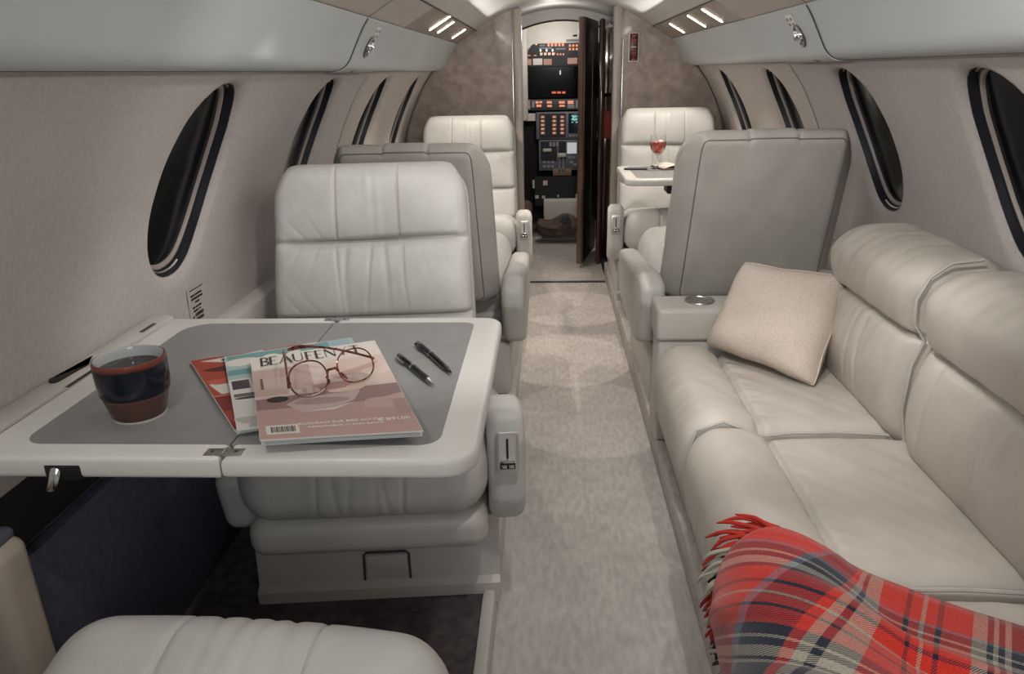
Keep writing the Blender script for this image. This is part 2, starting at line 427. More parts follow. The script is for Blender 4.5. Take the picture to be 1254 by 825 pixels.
# windscreen, dark
struct('window_9', MB().box(CK(641, 118)[0], CK(760, 118)[0], 5.44, 5.45, CK(0+680, 118)[1], CK(680, 80)[1]), PANE)
cpart('compass_light', EMW, [(685.3, 86, 687, 91)], 5.43, .004)
cpart('standby_light', EMR, [(676, 110.5, 681, 113), (682.5, 110.5, 687, 113), (688.5, 110.5, 692.5, 113)], 5.43, .004)
cpart('screen_post', MID, [(708.5, 80, 709.6, 114), (711.5, 78, 713, 118)], 5.44, .004)
# annunciator row and glare shield
gl = MB(); crect(gl, 641, 118, 760, 133, 5.42, .03, 0, .004); gs = obj('glare_shield', gl, DARKGREY, ip)
cpart('annunciator', EMD, [(642.5, 121, 649, 130)], 5.388, .004, gs)
cpart('annunciator_lamp', EMO, [(656.5, 121.5, 660, 124.5), (661, 121.5, 664.5, 124), (657.5, 125.5, 663.5, 128.5), (670, 121.5, 676, 124.5), (670.5, 126, 676, 128.6), (684.5, 121.5, 691.5, 124.6), (685, 126, 691.5, 128.4), (695, 121, 702, 125), (709, 120, 713, 123)], 5.388, .004, gs)
cpart('annunciator_plate', MID, [(642, 120, 650, 131), (652, 121, 655.5, 129), (695, 125.5, 703, 130), (704.5, 121, 710, 130)], 5.389, .0045, gs)
# centre console with key banks and radar
cs = MB(); crect(cs, 657, 133, 760, 167, 5.40, .03, 0, .004); cso = obj('centre_console', cs, GREY, ip)
cpart('key_bank', BLACK, [(661, 136, 692.5, 165)], 5.369, .004, cso)
for col in (662.5, 676.5, 686):
    for r_ in range(5):
        x0 = col; y0 = 138.5+r_*4.75
        mb = MB(); crect(mb, x0, y0, x0+5, y0+3.2, 5.365, .005, 0, .002); crect(mb, x0+1.3, y0+.4, x0+3.4, y0+2.6, 5.3599, .001, 1)
        obj('key', mb, [EMD, EMO], cso)
scr = MB(); crect(scr, 696, 135, 745, 159, 5.369, .006, 0, .003); so = obj('radar_screen', scr, simple('screen_navy', (.01, .013, .03), .15), cso)
rp = MB()
for i in range(46):
    x = 699+random.random()*15; y = 138+random.random()*9+max(0, (x-705))*random.random()*1.2
    if y < 157: crect(rp, x, y, x+1.8, y+1.2, 5.3628, .0005)
obj('radar_return', rp, EMC, so)
cpart('knob_row', MID, [(697+i*4, 161, 699.5+i*4, 163.5) for i in range(6)], 5.368, .006, cso)
cpart('pale_box', PALE, [(644.5, 136, 656, 145)], 5.40, .02)
# pedestal
pd = MB(); crect(pd, 660, 167, 712, 205, 5.38, .02, 0, .003); pdo = obj('pedestal', pd, GREY, ip)
cpart('pedestal_panel', BLACK, [(662.5, 169, 682, 193), (684, 169, 693, 190)], 5.359, .003, pdo)
cpart('throttle_knob', PALE, [(665, 177.5, 675.5, 181.5), (683, 183, 693, 188)], 5.35, .02, pdo, .004)
cpart('throttle_lever', MID, [(684.5, 188, 686, 206), (689, 188, 690.5, 206)], 5.352, .006, pdo)
cpart('display_page', simple('pale_display', (.4, .42, .42), .4, emit=(.75, .8, .82), es=.42), [(694.5, 170.5, 706, 184)], 5.358, .004, pdo)
cpart('button_row', MID, [(673+i*4, 170, 676+i*4, 175) for i in range(3)]+[(665+i*5, 193, 668.5+i*5, 196) for i in range(3)]+[(665+i*5, 198, 668.5+i*5, 201) for i in range(3)]+[(696+i*5, 187, 699+i*5, 190) for i in range(3)]+[(698+i*4, 193+i*3, 702+i*4, 196+i*3) for i in range(2)], 5.358, .004, pdo)
cpart('throttle_plate', simple('copper_edge', (.25, .16, .13), .5), [(677, 202, 700, 211)], 5.356, .01, pdo, .003)
cpart('pedestal_side', BLACK, [(655, 211, 720, 249)], 5.36, .02)
cpart('switch_plate', PALE, [(652, 216, 654.6, 226), (665, 216.5, 670.5, 222.5), (655, 235, 659.5, 239), (663.5, 235.5, 667.5, 239), (682.5, 234.5, 684.6, 237), (705, 233, 709.5, 241), (711, 214, 714, 221), (644, 244, 646, 247), (709, 182, 714, 204)], 5.33, .008)
cpart('red_lamp', EMD, [(666.5, 218, 669, 221)], 5.321, .003)
# pilot seat side and sheepskin at its foot
ps = thing('pilot_seat', 'brown pilot seat back edge at the left of the cockpit doorway', 'seat', (0, 0, 0))
brown = textured('brown_sheepskin', (.10, .065, .055), (.17, .115, .10), 30, .9, .6, 200)
def psf(V):
    V = V.copy(); z = V[:, 2]; V[:, 0] += .02*np.cos(z*4)-.03; return V
obj('backrest', rbox(.10, .12, .60, .045, 4, 4, 12, psf, (-.285, 5.05, .62)), brown, ps)
obj('seat_cushion', rbox(.26, .28, .10, .04, 4, 4, 4, None, (-.33, 5.15, .22)), brown, ps)
obj('pedestal', MB().box(-.42, -.26, 5.07, 5.23, -.019, .19, .01), BLACK, ps)
cl = MB()
def clothf(u, v): return (-.17+.34*u, 5.02+.16*v, .24-.10*v*0-.12*(1-v)+.012*math.sin(u*11)+.01*math.sin(v*7+u*4))
fl2 = thing('floor_bag', 'crumpled brown bag with a dark flap lying on the cockpit floor', 'bag', (0, 0, 0))
def bagf(V):
    V = V.copy(); V[:, 2] += .02*np.sin(V[:, 0]*26)*(V[:, 2] > 0)+.015*np.sin(V[:, 1]*30+V[:, 0]*12); return V
obj('body', rbox(.30, .16, .10, .045, 10, 6, 4, bagf, (-.02, 5.1, .11)), brown, fl2)
obj('flap', MB().prism([(-.005, 0), (.075, -.005), (.045, .06), (.02, .065)], 0, .008, .002, 0, Matrix.Translation((.0, 5.0, .155)) @ Matrix.Rotation(1.1, 4, 'X')), BLACK, fl2)
pb = MB().box(-.12, .22, 5.22, 5.32, -.02, .27, .01); tag(obj('pale_locker', pb, cream), 'pale box standing on the floor below the centre pedestal', 'box')
tag(obj('threshold_strip', MB().box(-.195, .235, 4.03, 4.055, .0, .006, .002), DARKGREY), 'thin dark strip across the aisle floor below the doorway', 'threshold')
# folding door leaf and mirrored cabinet right of the doorway
dr = bpy.data.objects.new('door_1', None); COL.objects.link(dr); dr['kind'] = 'structure'
def leaf(ax, ay, bx, by, th, z0, z1, mat, name, par):
    L = math.hypot(bx-ax, by-ay); a = math.atan2(by-ay, bx-ax)
    return obj(name, MB().box(0, L, -th/2, th/2, z0, z1, .004), mat, par).__setattr__('matrix_basis', Matrix.Translation((ax, ay, 0)) @ Matrix.Rotation(a, 4, 'Z'))
DOORW = simple('dark_door', (.022, .013, .011), .35)
leaf(.108, 4.36, .205, 4.80, .03, .03, 1.405, DOORW, 'door_panel', dr)
leaf(.092, 4.345, .108, 4.36, .03, .03, 1.405, simple('door_edge_brown', (.16, .10, .08), .35), 'door_edge', dr)
obj('chrome_strip', MB().box(.173, .178, 4.60, 4.606, .12, 1.24, .001), STEEL, dr)
gc = thing('galley_cabinet', 'glossy dark wood cabinet edge with a mirror beside the doorway', 'cabinet', (0, 0, 0))
obj('post', MB().box(.205, .236, 4.44, 4.50, 0, 1.40, .012), WOOD, gc)
obj('mirror', MB().box(.236, .298, 4.60, 4.61, 1.0, 1.36, .002), simple('mirror_glass', (.5, .47, .44), .1, 1), gc)
obj('dark_panel', MB().box(.236, .298, 4.59, 4.60, .0, .98, .002), WOOD, gc)
tag(obj('red_block', MB().box(.240, .296, 4.55, 4.588, .745, .905, .008), simple('block_red', (.42, .055, .04), .6)), 'plain red block behind the right door post', 'pouch')  # plain red block added for an unidentified red shape
# lit sign on the right bulkhead
sg_ = thing('cabin_sign', 'narrow upright sign of red lettering in a pale frame on the right bulkhead', 'sign', (0, 0, 0))
obj('sign_frame', MB().box(.340, .397, 4.19, 4.2, 1.165, 1.313, .003), PALE, sg_)
obj('sign_face', MB().box(.3475, .3895, 4.187, 4.191, 1.173, 1.305, .001), simple('sign_black', (.02, .008, .008), .3), sg_)
mb = MB()
RY = Matrix.Rotation(PI/2, 4, 'X')
rs_ = random.Random(4)
for k in range(11):                       # a column of small strokes, too small in the photo to read
    z_ = 1.296-k*.0108-(.008 if k > 4 else 0)
    for dx in (-.009, 0, .009):
        if rs_.random() < .8: mb.box(.3685+dx-.0016, .3685+dx+.0016, 4.1862, 4.1872, z_-.0042, z_+.0030)
    if rs_.random() < .6: mb.box(.3595, .3775, 4.1862, 4.1871, z_-.0012, z_+.0008)
obj('lettering', mb, simple('sign_red', (.30, .035, .03), .5, emit=(.9, .15, .12), es=.25), sg_)
obj('divider_mark', MB().box(.356, .381, 4.1862, 4.188, 1.2385, 1.243), PALE, sg_)
tag(obj('ceiling_knob', MB().lathe([(0, .006), (.012, .006), (.016, 0), (.012, -.004), (0, -.006)], 16, (.085, 4.985, 1.335)), BLACK), 'small dark oval knob on the cream panel above the cockpit opening', 'knob')

# ------------------------------------------------------------------ overhead fittings, reflection streaks
STREAK = simple('streak_glow', (.9, .85, .8), .3, emit=(1, .90, .76), es=16)  # glow that stands in for reflections on the gloss panels
def strip(sg, y, v0, v1, w, label):  # a reflection streak drawn as a glowing bar, no lamp sits here
    t = thing('reflection_streak', label, 'reflection', (0, 0, 0), 0, 'reflection streaks on the glossy ceiling panels')
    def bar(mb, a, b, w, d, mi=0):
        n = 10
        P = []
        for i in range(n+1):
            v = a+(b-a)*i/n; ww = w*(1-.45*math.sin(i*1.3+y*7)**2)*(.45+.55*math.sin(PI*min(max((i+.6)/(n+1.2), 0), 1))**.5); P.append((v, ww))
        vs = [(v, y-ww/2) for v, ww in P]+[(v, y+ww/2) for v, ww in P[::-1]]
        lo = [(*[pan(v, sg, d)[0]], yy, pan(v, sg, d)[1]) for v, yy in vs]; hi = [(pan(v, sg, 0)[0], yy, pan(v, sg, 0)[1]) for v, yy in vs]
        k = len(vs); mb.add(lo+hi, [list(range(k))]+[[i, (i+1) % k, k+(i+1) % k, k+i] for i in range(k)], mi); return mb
    obj('lens', bar(MB(), v0, v1, w, .0022), STREAK, t); obj('streak_edge', bar(MB(), v0-.03, v1+.03, w*1.5, .0010), PANEL_GLOSS, t)  # glowing body of the painted reflection and its gloss edge
strip(-1, 3.09, .20, .98, .028, 'longest glowing reflection streak, nearest in the left ceiling panel')
strip(-1, 3.31, .20, .86, .014, 'middle glowing reflection streak of the left ceiling panel')
strip(-1, 3.82, .18, .80, .014, 'glowing reflection streak in the left ceiling panel closest to the bulkhead')
strip(1, 2.94, .12, .84, .030, 'largest glowing reflection streak, nearest in the right ceiling panel')
strip(1, 3.25, .12, .82, .014, 'thin middle glowing reflection streak of the right ceiling panel')
strip(1, 3.74, .12, .78, .030, 'glowing reflection streak in the right ceiling panel closest to the bulkhead')
def service(sg, y0, label):
    t = thing('service_panel', label, 'overhead service panel', (0, 0, 0), 0, 'overhead service panels')
    y1 = y0+.42
    mb = MB(); n = 30
    def pf(u, v, d): x, z = bp(.02+.96*v, sg, d); return (x, y0+.012*math.sin(v*PI)*1.5+(y1-y0)*u, z)
    mb.grid(lambda u, v: pf(u, v, .0035), 4, n)
    mb.grid(lambda u, v: pf(0, v, .0035*(1-u)-.001*u), 1, n); mb.grid(lambda u, v: pf(1, v, .0035*u-.001*(1-u)), 1, n)
    mb.grid(lambda u, v: pf(u, 0, .0035*v-.001*(1-v)), 4, 1)
    obj('panel', mb, BIN, t)
    obj('panel_gap', MB().grid(lambda u, v: (lambda q: (q[0], q[1]-.011+.011*u, q[2]))(pf(0, v, .0008)), 1, n), SEAM, t)
    def onface(v, y, d=.004):
        x, z = bp(v, sg, d); x2, z2 = bp(v, sg, d+.01); nrm = Vector((x2-x, 0, z2-z)).normalized()
        yv = Vector((0, 1, 0)); xv = yv.cross(nrm); 
        return Matrix((( yv.x, xv.x, nrm.x, x), (yv.y, xv.y, nrm.y, y), (yv.z, xv.z, nrm.z, z), (0, 0, 0, 1)))
    yg = y0+.15
    Mg = onface(.40, yg)
    def tr(mb, M): 
        mb.v = [np.array([(M @ Vector(p))[:] for p in V]) for V in mb.v]; return mb
    a = tr(MB().lathe([(.034, -.001), (.034, .002), (.030, .004), (.024, .000), (.0, -.004)], 24), Mg); nz = obj('air_nozzle_cup', a, DARKMETAL, t)
    a = tr(MB().lathe([(.0, .016), (.008, .016), (.012, .012), (.017, .008), (.019, .0), (.016, -.003)], 20), Mg)
    b = MB()
    for k in range(8):
        th = k*PI/4; b.box(.016*math.cos(th)-.0025, .016*math.cos(th)+.0025, .016*math.sin(th)-.0025, .016*math.sin(th)+.0025, .003, .011, .001)
    tr(b, Mg); a.add(np.concatenate(b.v), b.f); obj('air_nozzle', a, CHROME, nz)
    Mp = onface(.19, yg+.02)
    pl = tr(MB().box(-.028, .028, -.02, .02, 0, .0015, .0007), Mp); po = obj('placard', pl, simple('placard_plastic', (.68, .66, .63), .4), t)
    ic = MB()
    for (xa, ya) in ((-.015, .008), (.015, .008), (-.015, -.008), (.015, -.008)):
        ic.box(xa-.007, xa+.007, ya-.004, ya+.004, .0015, .0019); 
    tr(ic, Mp); obj('icon', ic, simple('icon_brown', (.25, .19, .17), .6), po)
    Mt = onface(.80, yg-.005); ml = MB()
    for r_ in range(3):
        for c_ in range(3):
            if (r_*3+c_) % 4 != 1: ml.box(-.02+.014*c_, -.010+.014*c_, -.006+.005*r_, -.003+.005*r_, 0, .0005)
    tr(ml, Mt); obj('small_print', ml, simple('print_brown', (.20, .15, .14), .6), t)
service(-1, 2.145, 'curved service panel with a chrome air nozzle in the left overhead bin')
service(1, 2.06, 'curved service panel with a chrome air nozzle in the right overhead bin')
# wall placard by the first left window
pc = thing('wall_placard', 'small sticker of black print on the left wall below the nearest window', 'sticker', (0, 0, 0))
sz0 = s_of_z(.69); sz1 = s_of_z(.60)
def wq(y, s, d=-.0008): x, z = wp(s, -1, d-.0022); return (x, y, z)
obj('sheet', MB().grid(lambda u, v: wq(1.525+.08*u, sz0+(sz1-sz0)*v, -.0005), 2, 4), FABRIC, pc)
lm = MB()
def wl(y0, y1, z0, z1): lm.grid(lambda u, v: wq(y0+(y1-y0)*u, s_of_z(z1)+(s_of_z(z0)-s_of_z(z1))*v, -.0012), 1, 1)
wl(1.535, 1.60, .684, .686)
for y0, y1, z in ((1.537, 1.556, .672), (1.559, 1.593, .672), (1.539, 1.594, .664), (1.555, 1.576, .655), (1.541, 1.551, .644), (1.554, 1.584, .644), (1.543, 1.563, .636), (1.566, 1.569, .636), (1.572, 1.578, .636)):
    wl(y0, y1, z-.0022, z+.0022)
for k in range(14): wl(1.549+k*.003, 1.5508+k*.003, .622, .630)
for k in range(12): wl(1.553+k*.003, 1.5548+k*.003, .611, .619)
wl(1.537, 1.543, .612, .626)
obj('small_print', lm, BLACK, pc)

# ------------------------------------------------------------------ seats (front faces -y, root at back-front-bottom over the platform)
HB = .515; LEAN = .33
def lean(V):
    V = V.copy(); V[:, 1] += V[:, 2]*LEAN; return V
def back_cushion_fn(sec2):
    def fn(V):
        V = V.copy(); x = V[:, 0]; z = V[:, 2]+HB/2; y = V[:, 1]
        w = ss(-y, -.01, .03)
        zc1 = .335; zc2 = .155 if sec2 else .05
        zc1v = zc1+.004*np.sin(x*9)
        puff = np.zeros_like(x)
        for a, b, amp in ((zc1, HB, .018), (zc2, zc1, .026), (-.05, zc2, .02)):
            t = np.clip((z-a)/(b-a), 0, 1); inside = (z >= a) & (z < b)
            puff += np.where(inside, amp*np.sin(PI*t)**.6*(1-.4*(np.abs(x)/.25)**4), 0)
        V[:, 1] -= w*puff
        edge = 1-ss(np.abs(x), .20, .235)
        V[:, 1] += w*.017*G(z-zc1v, .008)*(.35+.65*edge)
        if sec2: V[:, 1] += w*.014*G(z-zc2, .008)
        top = ss(z, zc1, zc1+.012)
        for xs in (-.088, .070): V[:, 1] += w*top*.0062*G(x-xs-.010*(HB-z), .0030)
        low = (1-ss(z, zc1-.01, zc1))*(ss(z, zc2-.05, zc2+.03) if sec2 else 1)
        for k, xs in enumerate((-.085, -.055, -.010, .030, .088)):
            fade = .35+.65*ss(z, zc2, zc1)
            V[:, 1] += w*low*fade*(.0048 if k != 0 else .003)*G(x-xs-.010*np.sin(z*11+k*1.9), .0045+.003*(k % 2))
        # pulls fanning out from the crease ends and the lower corners, soft undulation elsewhere
        ax_ = np.abs(x)
        for k, (x0, sl, ln, am) in enumerate(((.120, .75, .050, .0016), (.160, 1.05, .045, .0020), (.195, 1.35, .035, .0014))):
            dz_ = z-zc1; up_ = (dz_ > .004)
            V[:, 1] += w*up_*am*G(ax_-x0-sl*dz_*.9-.004*np.sign(x), .0045+.05*np.abs(dz_))*np.exp(-np.maximum(dz_, 0)/ln)*ss(dz_, .004, .015)
        for k, (x0, sl, ln, am) in enumerate(((.125, .35, .06, .0020), (.165, .7, .06, .0022), (.195, 1.1, .045, .0014))):
            dz_ = zc1-z
            V[:, 1] += w*(dz_ > .004)*am*G(ax_-x0-sl*dz_*.8+.006*np.sign(x), .0050+.04*np.abs(dz_))*np.exp(-np.maximum(dz_, 0)/ln)*ss(dz_, .004, .015)
        V[:, 1] += w*.0016*noise1(x*24+z*9, 2.1)*noise1(z*21-x*7, .4)
        for k, (x0, am) in enumerate(((.12, .0014), (.165, .0018))):
            dz_ = z-(zc2 if sec2 else .03)
            V[:, 1] += w*am*G(ax_-x0-.8*dz_, .0055+.03*np.abs(dz_))*np.exp(-np.maximum(dz_, 0)/.06)*ss(dz_, .004, .02)
        V[:, 1] += w*top*.0008*G(x-.0+.02*np.sin(z*13), .02)*np.sin(x*210)
        V[:, 0] *= 1.02-.05*(z/HB)
        V[:, 2] = V[:, 2]+HB/2-.019*np.clip((np.abs(x)-.155)/.09, 0, 1.1)**2.6*ss(z, HB-.12, HB)
        V[:, 0] -= np.sign(x)*.016*ss(np.abs(x), .18, .245)*ss(z, HB-.10, HB)**2
        return lean(V)
    return fn
def shell_fn(V):
    V = V.copy(); x = V[:, 0]; y = V[:, 1]+.0525; z = V[:, 2]+HB/2
    t = y/.105
    V[:, 0] *= (1.03-.05*(z/HB))*(1-.155*ss(t, .25, 1.0)*np.ones_like(t))
    top = ss(z, HB-.05, HB-.01)
    V[:, 2] = z+.012*top*np.sin(PI*np.clip(t, 0, 1))
    for xs in (-.066, .066): V[:, 2] -= top*.006*G(V[:, 0]-xs, .003)
    V[:, 2] += top*.003*(np.abs(V[:, 0]) < .064)
    rear = ss(t, .7, 1); V[:, 1] += rear*.012*np.sin(PI*np.clip(z/HB, 0, 1))*(1-(x/.25)**2)
    V[:, 1] += rear*.0012*noise1(x*18+z*11, .7)
    V[:, 2] -= .019*np.clip((np.abs(x)-.155)/.09, 0, 1.1)**2.6*ss(z, HB-.12, HB)
    V[:, 0] -= np.sign(x)*.016*ss(np.abs(x), .18, .245)*ss(z, HB-.10, HB)**2
    return lean(V)
def seat_cushion_fn(V):
    V = V.copy(); x = V[:, 0]; y = V[:, 1]; z = V[:, 2]
    top = ss(z, .01, .07); fr = ss(-y, .16, .25)
    w = np.maximum(top, fr)
    V[:, 2] += top*(.014*(1-(x/.24)**2)+.016*G(y+.19, .07))
    V[:, 1] -= fr*.016*(1-(x/.24)**2)*(np.cos(z*14))
    d = np.stack([np.zeros_like(x), -fr, top], 1); d /= np.maximum(np.linalg.norm(d, axis=1, keepdims=True), 1e-6)
    g = np.zeros_like(x)
    for k, xs in enumerate((-.078, .083)): g += .006*G(x-xs-.003*np.sin(z*30), .0035)
    for k, xs in enumerate((-.04, -.015, .025, .05)): g += .0032*G(x-xs-.008*np.sin(z*18+y*9+k*2), .006)*(.4+.6*fr)
    g += .0018*noise1(x*30+y*14, 3.)*noise1(y*22+z*16, 1.)
    V -= d*(g*w)[:, None]
    V[:, 2] += .02*ss(-y, -.05, .25)   # front a touch higher
    V[:, 2] -= .03*ss(y, -.1, .25)
    return V
RAISED = [(-.44, .27), (-.447, .40), (-.43, .455), (-.36, .468), (-.15, .36), (.12, .27), (.12, .19), (-.34, .19), (-.42, .215)]
LOWERED = [(-.44, .30), (-.445, .33), (-.43, .365), (-.36, .375), (0, .41), (.22, .44), (.31, .43), (.315, .36), (.24, .22), (.15, .185), (-.34, .185), (-.42, .22)]
def arm_mesh(sg, raised):
    """armrest: side profile (y,z) extruded across x with soft edges"""
    pts = round_poly(RAISED, [.05, .05, .03, .07, .1, .02, .02, .05, .04], 6) if raised else round_poly(LOWERED, [.04, .02, .03, .06, .1, .04, .04, .04, .05, .04, .05, .04], 5)
    Mx = Matrix(((0, 0, 1, 0), (1, 0, 0, 0), (0, 1, 0, 0), (0, 0, 0, 1)))
    mb = MB().prism(pts, sg*.270 if sg > 0 else -.262, sg*.345 if sg > 0 else -.200, .024, 0, Mx, 5)
    if raised:
        V = mb.v[0]; t = np.clip((V[:, 1]+.40)/.5, 0, 1); V[:, 0] -= sg*.04*t*(np.abs(V[:, 0]) > .30)
    return mb
def make_seat(label, raised=True):
    t = thing('armchair', label, 'seat', (0, 0, .07), 0, 'reclining leather cabin seats')
    obj('back_cushion', rbox(.495, .07, HB, .032, 170, 3, 110, back_cushion_fn(True), (0, .045, .348 if raised else .34)), LEATHER, t, ang=75)
    sh = obj('back_shell', rbox(.502, .105, HB+.01, .034, 60, 10, 40, shell_fn, (0, .125, .312 if raised else .335)), LEATHER_BACK, t, ang=75)
    # piping: around the cushion front and around the rear face
    def pipe(w0, h, yoff, taper, inset, r):
        base = round_poly([(-w0/2, .02), (w0/2, .02), (w0/2, h-.004), (-w0/2, h-.004)], [.05, .05, .075, .075], 8); P = []
        for i, (x, z) in enumerate(base):
            P.append((x*(1.02-.05*z/HB)*taper, yoff+z*LEAN, z+.34))
        # densify
        Q = []
        for a, b in zip(P, P[1:]+P[:1]):
            n = max(1, int((Vector(b)-Vector(a)).length/.03))
            Q += [tuple(Vector(a).lerp(Vector(b), k/n)) for k in range(n)]
        return MB().tube(Q, r, 6, True)
    obj('piping', pipe(.494, HB-.002, .045+.028, 1.0, 0, .0035), PIPING, t)
    # seam around the rear face: a loop on the shell's rounded rear edge, bent by the same function
    r_ = .034; hx, hy, hz_ = .251, .0525, (HB+.01)/2; q_ = r_*math.cos(.95); yy = hy-r_+r_*math.sin(.95)
    lp = round_poly([(-hx+r_-q_, -hz_+r_-q_), (hx-r_+q_, -hz_+r_-q_), (hx-r_+q_, hz_-r_+q_), (-hx+r_-q_, hz_-r_+q_)], q_, 5); L2_ = []
    for a, b in zip(lp, lp[1:]+lp[:1]):
        n = max(1, int((Vector(b)-Vector(a)).length/.012)); L2_ += [(a[0]+(b[0]-a[0])*k/n, yy, a[1]+(b[1]-a[1])*k/n) for k in range(n)]
    L2_ = shell_fn(np.array(L2_))+np.array((0, .125, .312 if raised else .335))
    obj('rear_piping', MB().tube([tuple(p) for p in L2_], .0021, 6, True), PIPING_DARK, sh)
    # padded centre tab along the top edge
    hp_ = MB().box(-.064, .064, .075, .175, -.006, .010, .006, 0, 3)
    ho = obj('head_pad', hp_, LEATHER_BACK, t); ho.location = (0, HB*LEAN-.005, .34+HB+.004-(.022 if raised else 0)); ho.rotation_euler = (math.atan(-.1), 0, 0)
    obj('seat_cushion', rbox(.485, .50, .175, .072, 90, 50, 8, seat_cushion_fn, (.028, -.245, .322)), LEATHER, t, ang=75)
    obj('seat_pan', rbox(.475, .47, .085, .035, 6, 6, 2, None, (.030, -.232, .213)), PLASTIC, t)
    Mx = Matrix(((0, 0, 1, 0), (1, 0, 0, 0), (0, 1, 0, 0), (0, 0, 0, 1)))
    sk = MB().prism([(-.37, -.02), (-.395, -.01), (-.395, .040), (-.378, .048), (-.362, .19), (.18, .19), (.18, -.02)], -.230, .290, .006, 0, Mx, 2)
    bo = obj('base', sk, PLASTIC, t)
    obj('base_hatch', MB().box(.002, .092, -.3815, -.36, .052, .112, .005), PLASTIC, bo)
    hz = MB(); hz.tube([(-.002, -.3785, .050), (-.001, -.3735, .110), (.005, -.3728, .1155), (.088, -.3728, .1155), (.095, -.3735, .110), (.096, -.3785, .050)], .0026, 6); obj('hatch_gap', hz, SEAM, bo)
    for sg in (1, -1):
        if sg > 0:
            a = obj('aisle_armrest', arm_mesh(1, raised), LEATHER, t, ang=50)
            rc = MB().prism(round_poly([(-.022, -.043), (.022, -.043), (.022, .043), (-.022, .043)], .008, 4), 0, .006, .002)
            ro = obj('recline_bezel', rc, simple('slider_frame', (.62, .61, .59), .3, .5), a); ro.matrix_basis = (Matrix.Translation((.309, -.4485, .385)) @ Matrix.Rotation(math.radians(87), 4, 'X')) if raised else (Matrix.Translation((.309, -.442, .29)) @ Matrix.Rotation(math.radians(87), 4, 'X'))
            fa = MB().prism(round_poly([(-.016, -.036), (.016, -.036), (.016, .036), (-.016, .036)], .003, 3), .0058, .0064)
            fa.box(-.0022, .0022, -.012, .030, .0064, .0069, 0, 1)
            fa.box(-.015, .015, -.034, -.021, .0064, .0067, 0, 1)
            fa.box(-.013, .013, -.019, -.0125, .0064, .013, .0015, 2); fa.box(-.013, -.001, -.031, -.024, .0066, .010, .001, 2); fa.box(.001, .013, -.031, -.024, .0066, .010, .001, 2)
            fo = obj('recline_slider', fa, [simple('slider_plate', (.55, .54, .52), .4), BLACK, CHROME], a); fo.matrix_basis = ro.matrix_basis
        else:
            obj('window_armrest', arm_mesh(-1, False), LEATHER, t, ang=50)
    return t
seatA = make_seat('grey leather seat facing the camera behind the table with magazines')
seatA.location = (-.513, 1.672, .057); seatA.rotation_euler = (0, 0, math.radians(5.5))
def mirrored(root, loc, rz, label, skip=()):
    """seat whose aisle side is on the other hand: same meshes, arms swapped by an x-mirrored copy of each part"""
    r = root.copy(); COL.objects.link(r); r.location = loc; r.rotation_euler = (0, 0, rz); r['label'] = label
    def mir(ch, par):
        c = ch.copy(); c.data = MIR.setdefault(ch.data.name, None) or mk(ch); COL.objects.link(c); c.parent = par
        c.matrix_basis = S @ ch.matrix_basis @ S
        return c
    S = Matrix.Scale(-1, 4, (1, 0, 0))
    def mk(ch):
        me = ch.data.copy(); me.transform(S); me.flip_normals(); MIR[ch.data.name] = me; return me
    for ch in list(root.children):
        if ch.name.split('.')[0] in skip: continue
        c = mir(ch, r)
        for g in list(ch.children): mir(g, c)
    return r
MIR = {}
dup(seatA, (-.505, 3.82, .055), 0, 'pale leather seat against the left bulkhead beside the doorway')
mirrored(seatA, (.535, 3.82, .076), 0, 'pale leather seat behind the wine glass table against the right bulkhead')
mirrored(seatA, (-.482, .222, .088), PI-.06, 'nearest seat, only its front cushion edge showing at the bottom left', skip=('aisle_armrest', 'window_armrest'))
seatE = make_seat('leather seat seen from behind, next to the divan and its cushion', False)
seatE.location = (.54, 2.45, .098); seatE.rotation_euler = (0, 0, PI)
mirrored(seatE, (-.505, 2.535, .068), PI, 'leather seat back with dark top edge directly behind the magazine-table seat')

# ------------------------------------------------------------------ left side: housing, navy panel, ledges
struct('baseboard_left', MB().box(-.875, -.85, .84, 1.66, .07, .47, .004), NAVY)
hs = thing('table_housing', 'long beige ledge with a dark latch between the left wall and the folding table', 'ledge', (0, 0, 0))
obj('ledge', MB().box(-.878, -.832, .35, 1.37, .615, .687, .008), PLASTIC, hs)
obj('ledge_lip', MB().box(-.836, -.824, .35, 1.02, .60, .683, .004), PLASTIC, hs)
obj('recess', MB().box(-.876, -.87, .86, 1.36, .475, .612), BLACK, hs)
lt = MB().prism(round_poly([(-.868, 1.03), (-.852, 1.00), (-.845, 1.10), (-.856, 1.125)], .008, 4), .686, .6905, .001); obj('latch', lt, BLACK, hs)
obj('slot', MB().box(-.836, -.8225, 1.015, 1.135, .64, .6835), BLACK, hs)
obj('pivot_mark', MB().box(-.846, -.838, 1.26, 1.31, .6868, .6885, .001), DARKGREY, hs)
struct('trim_17', MB().box(-.90, -.835, 1.375, 4.19, .40, .585, .012), PLASTIC)
struct('trim_18', MB().box(.845, .90, 2.05, 4.19, .40, .575, .012), PLASTIC)
# corner post at the lower left
sp = MB()
sp.box(-.035, .035, -.03, .03, 0, .23, .012, 0, 3)
so_ = thing('side_bolster', 'beige padded post with a dark top at the lower left beside the navy panel', 'armrest', (-.835, .795, .325))
def postf(V):
    V = V.copy(); V[:, 0] += .0*V[:, 2]; return V
obj('pad', rbox(.075, .07, .23, .022, 4, 4, 8, postf, (0, 0, .112)), leather('bolster_tan', (.50, .43, .36)), so_)
obj('cap', rbox(.06, .055, .02, .009, 3, 3, 1, None, (-.004, 0, .230)), simple('cap_slate', (.10, .11, .14), .4), so_)
obj('foot', MB().box(-.035, .03, -.03, .03, -.27, .02, .01), PLASTIC, so_)

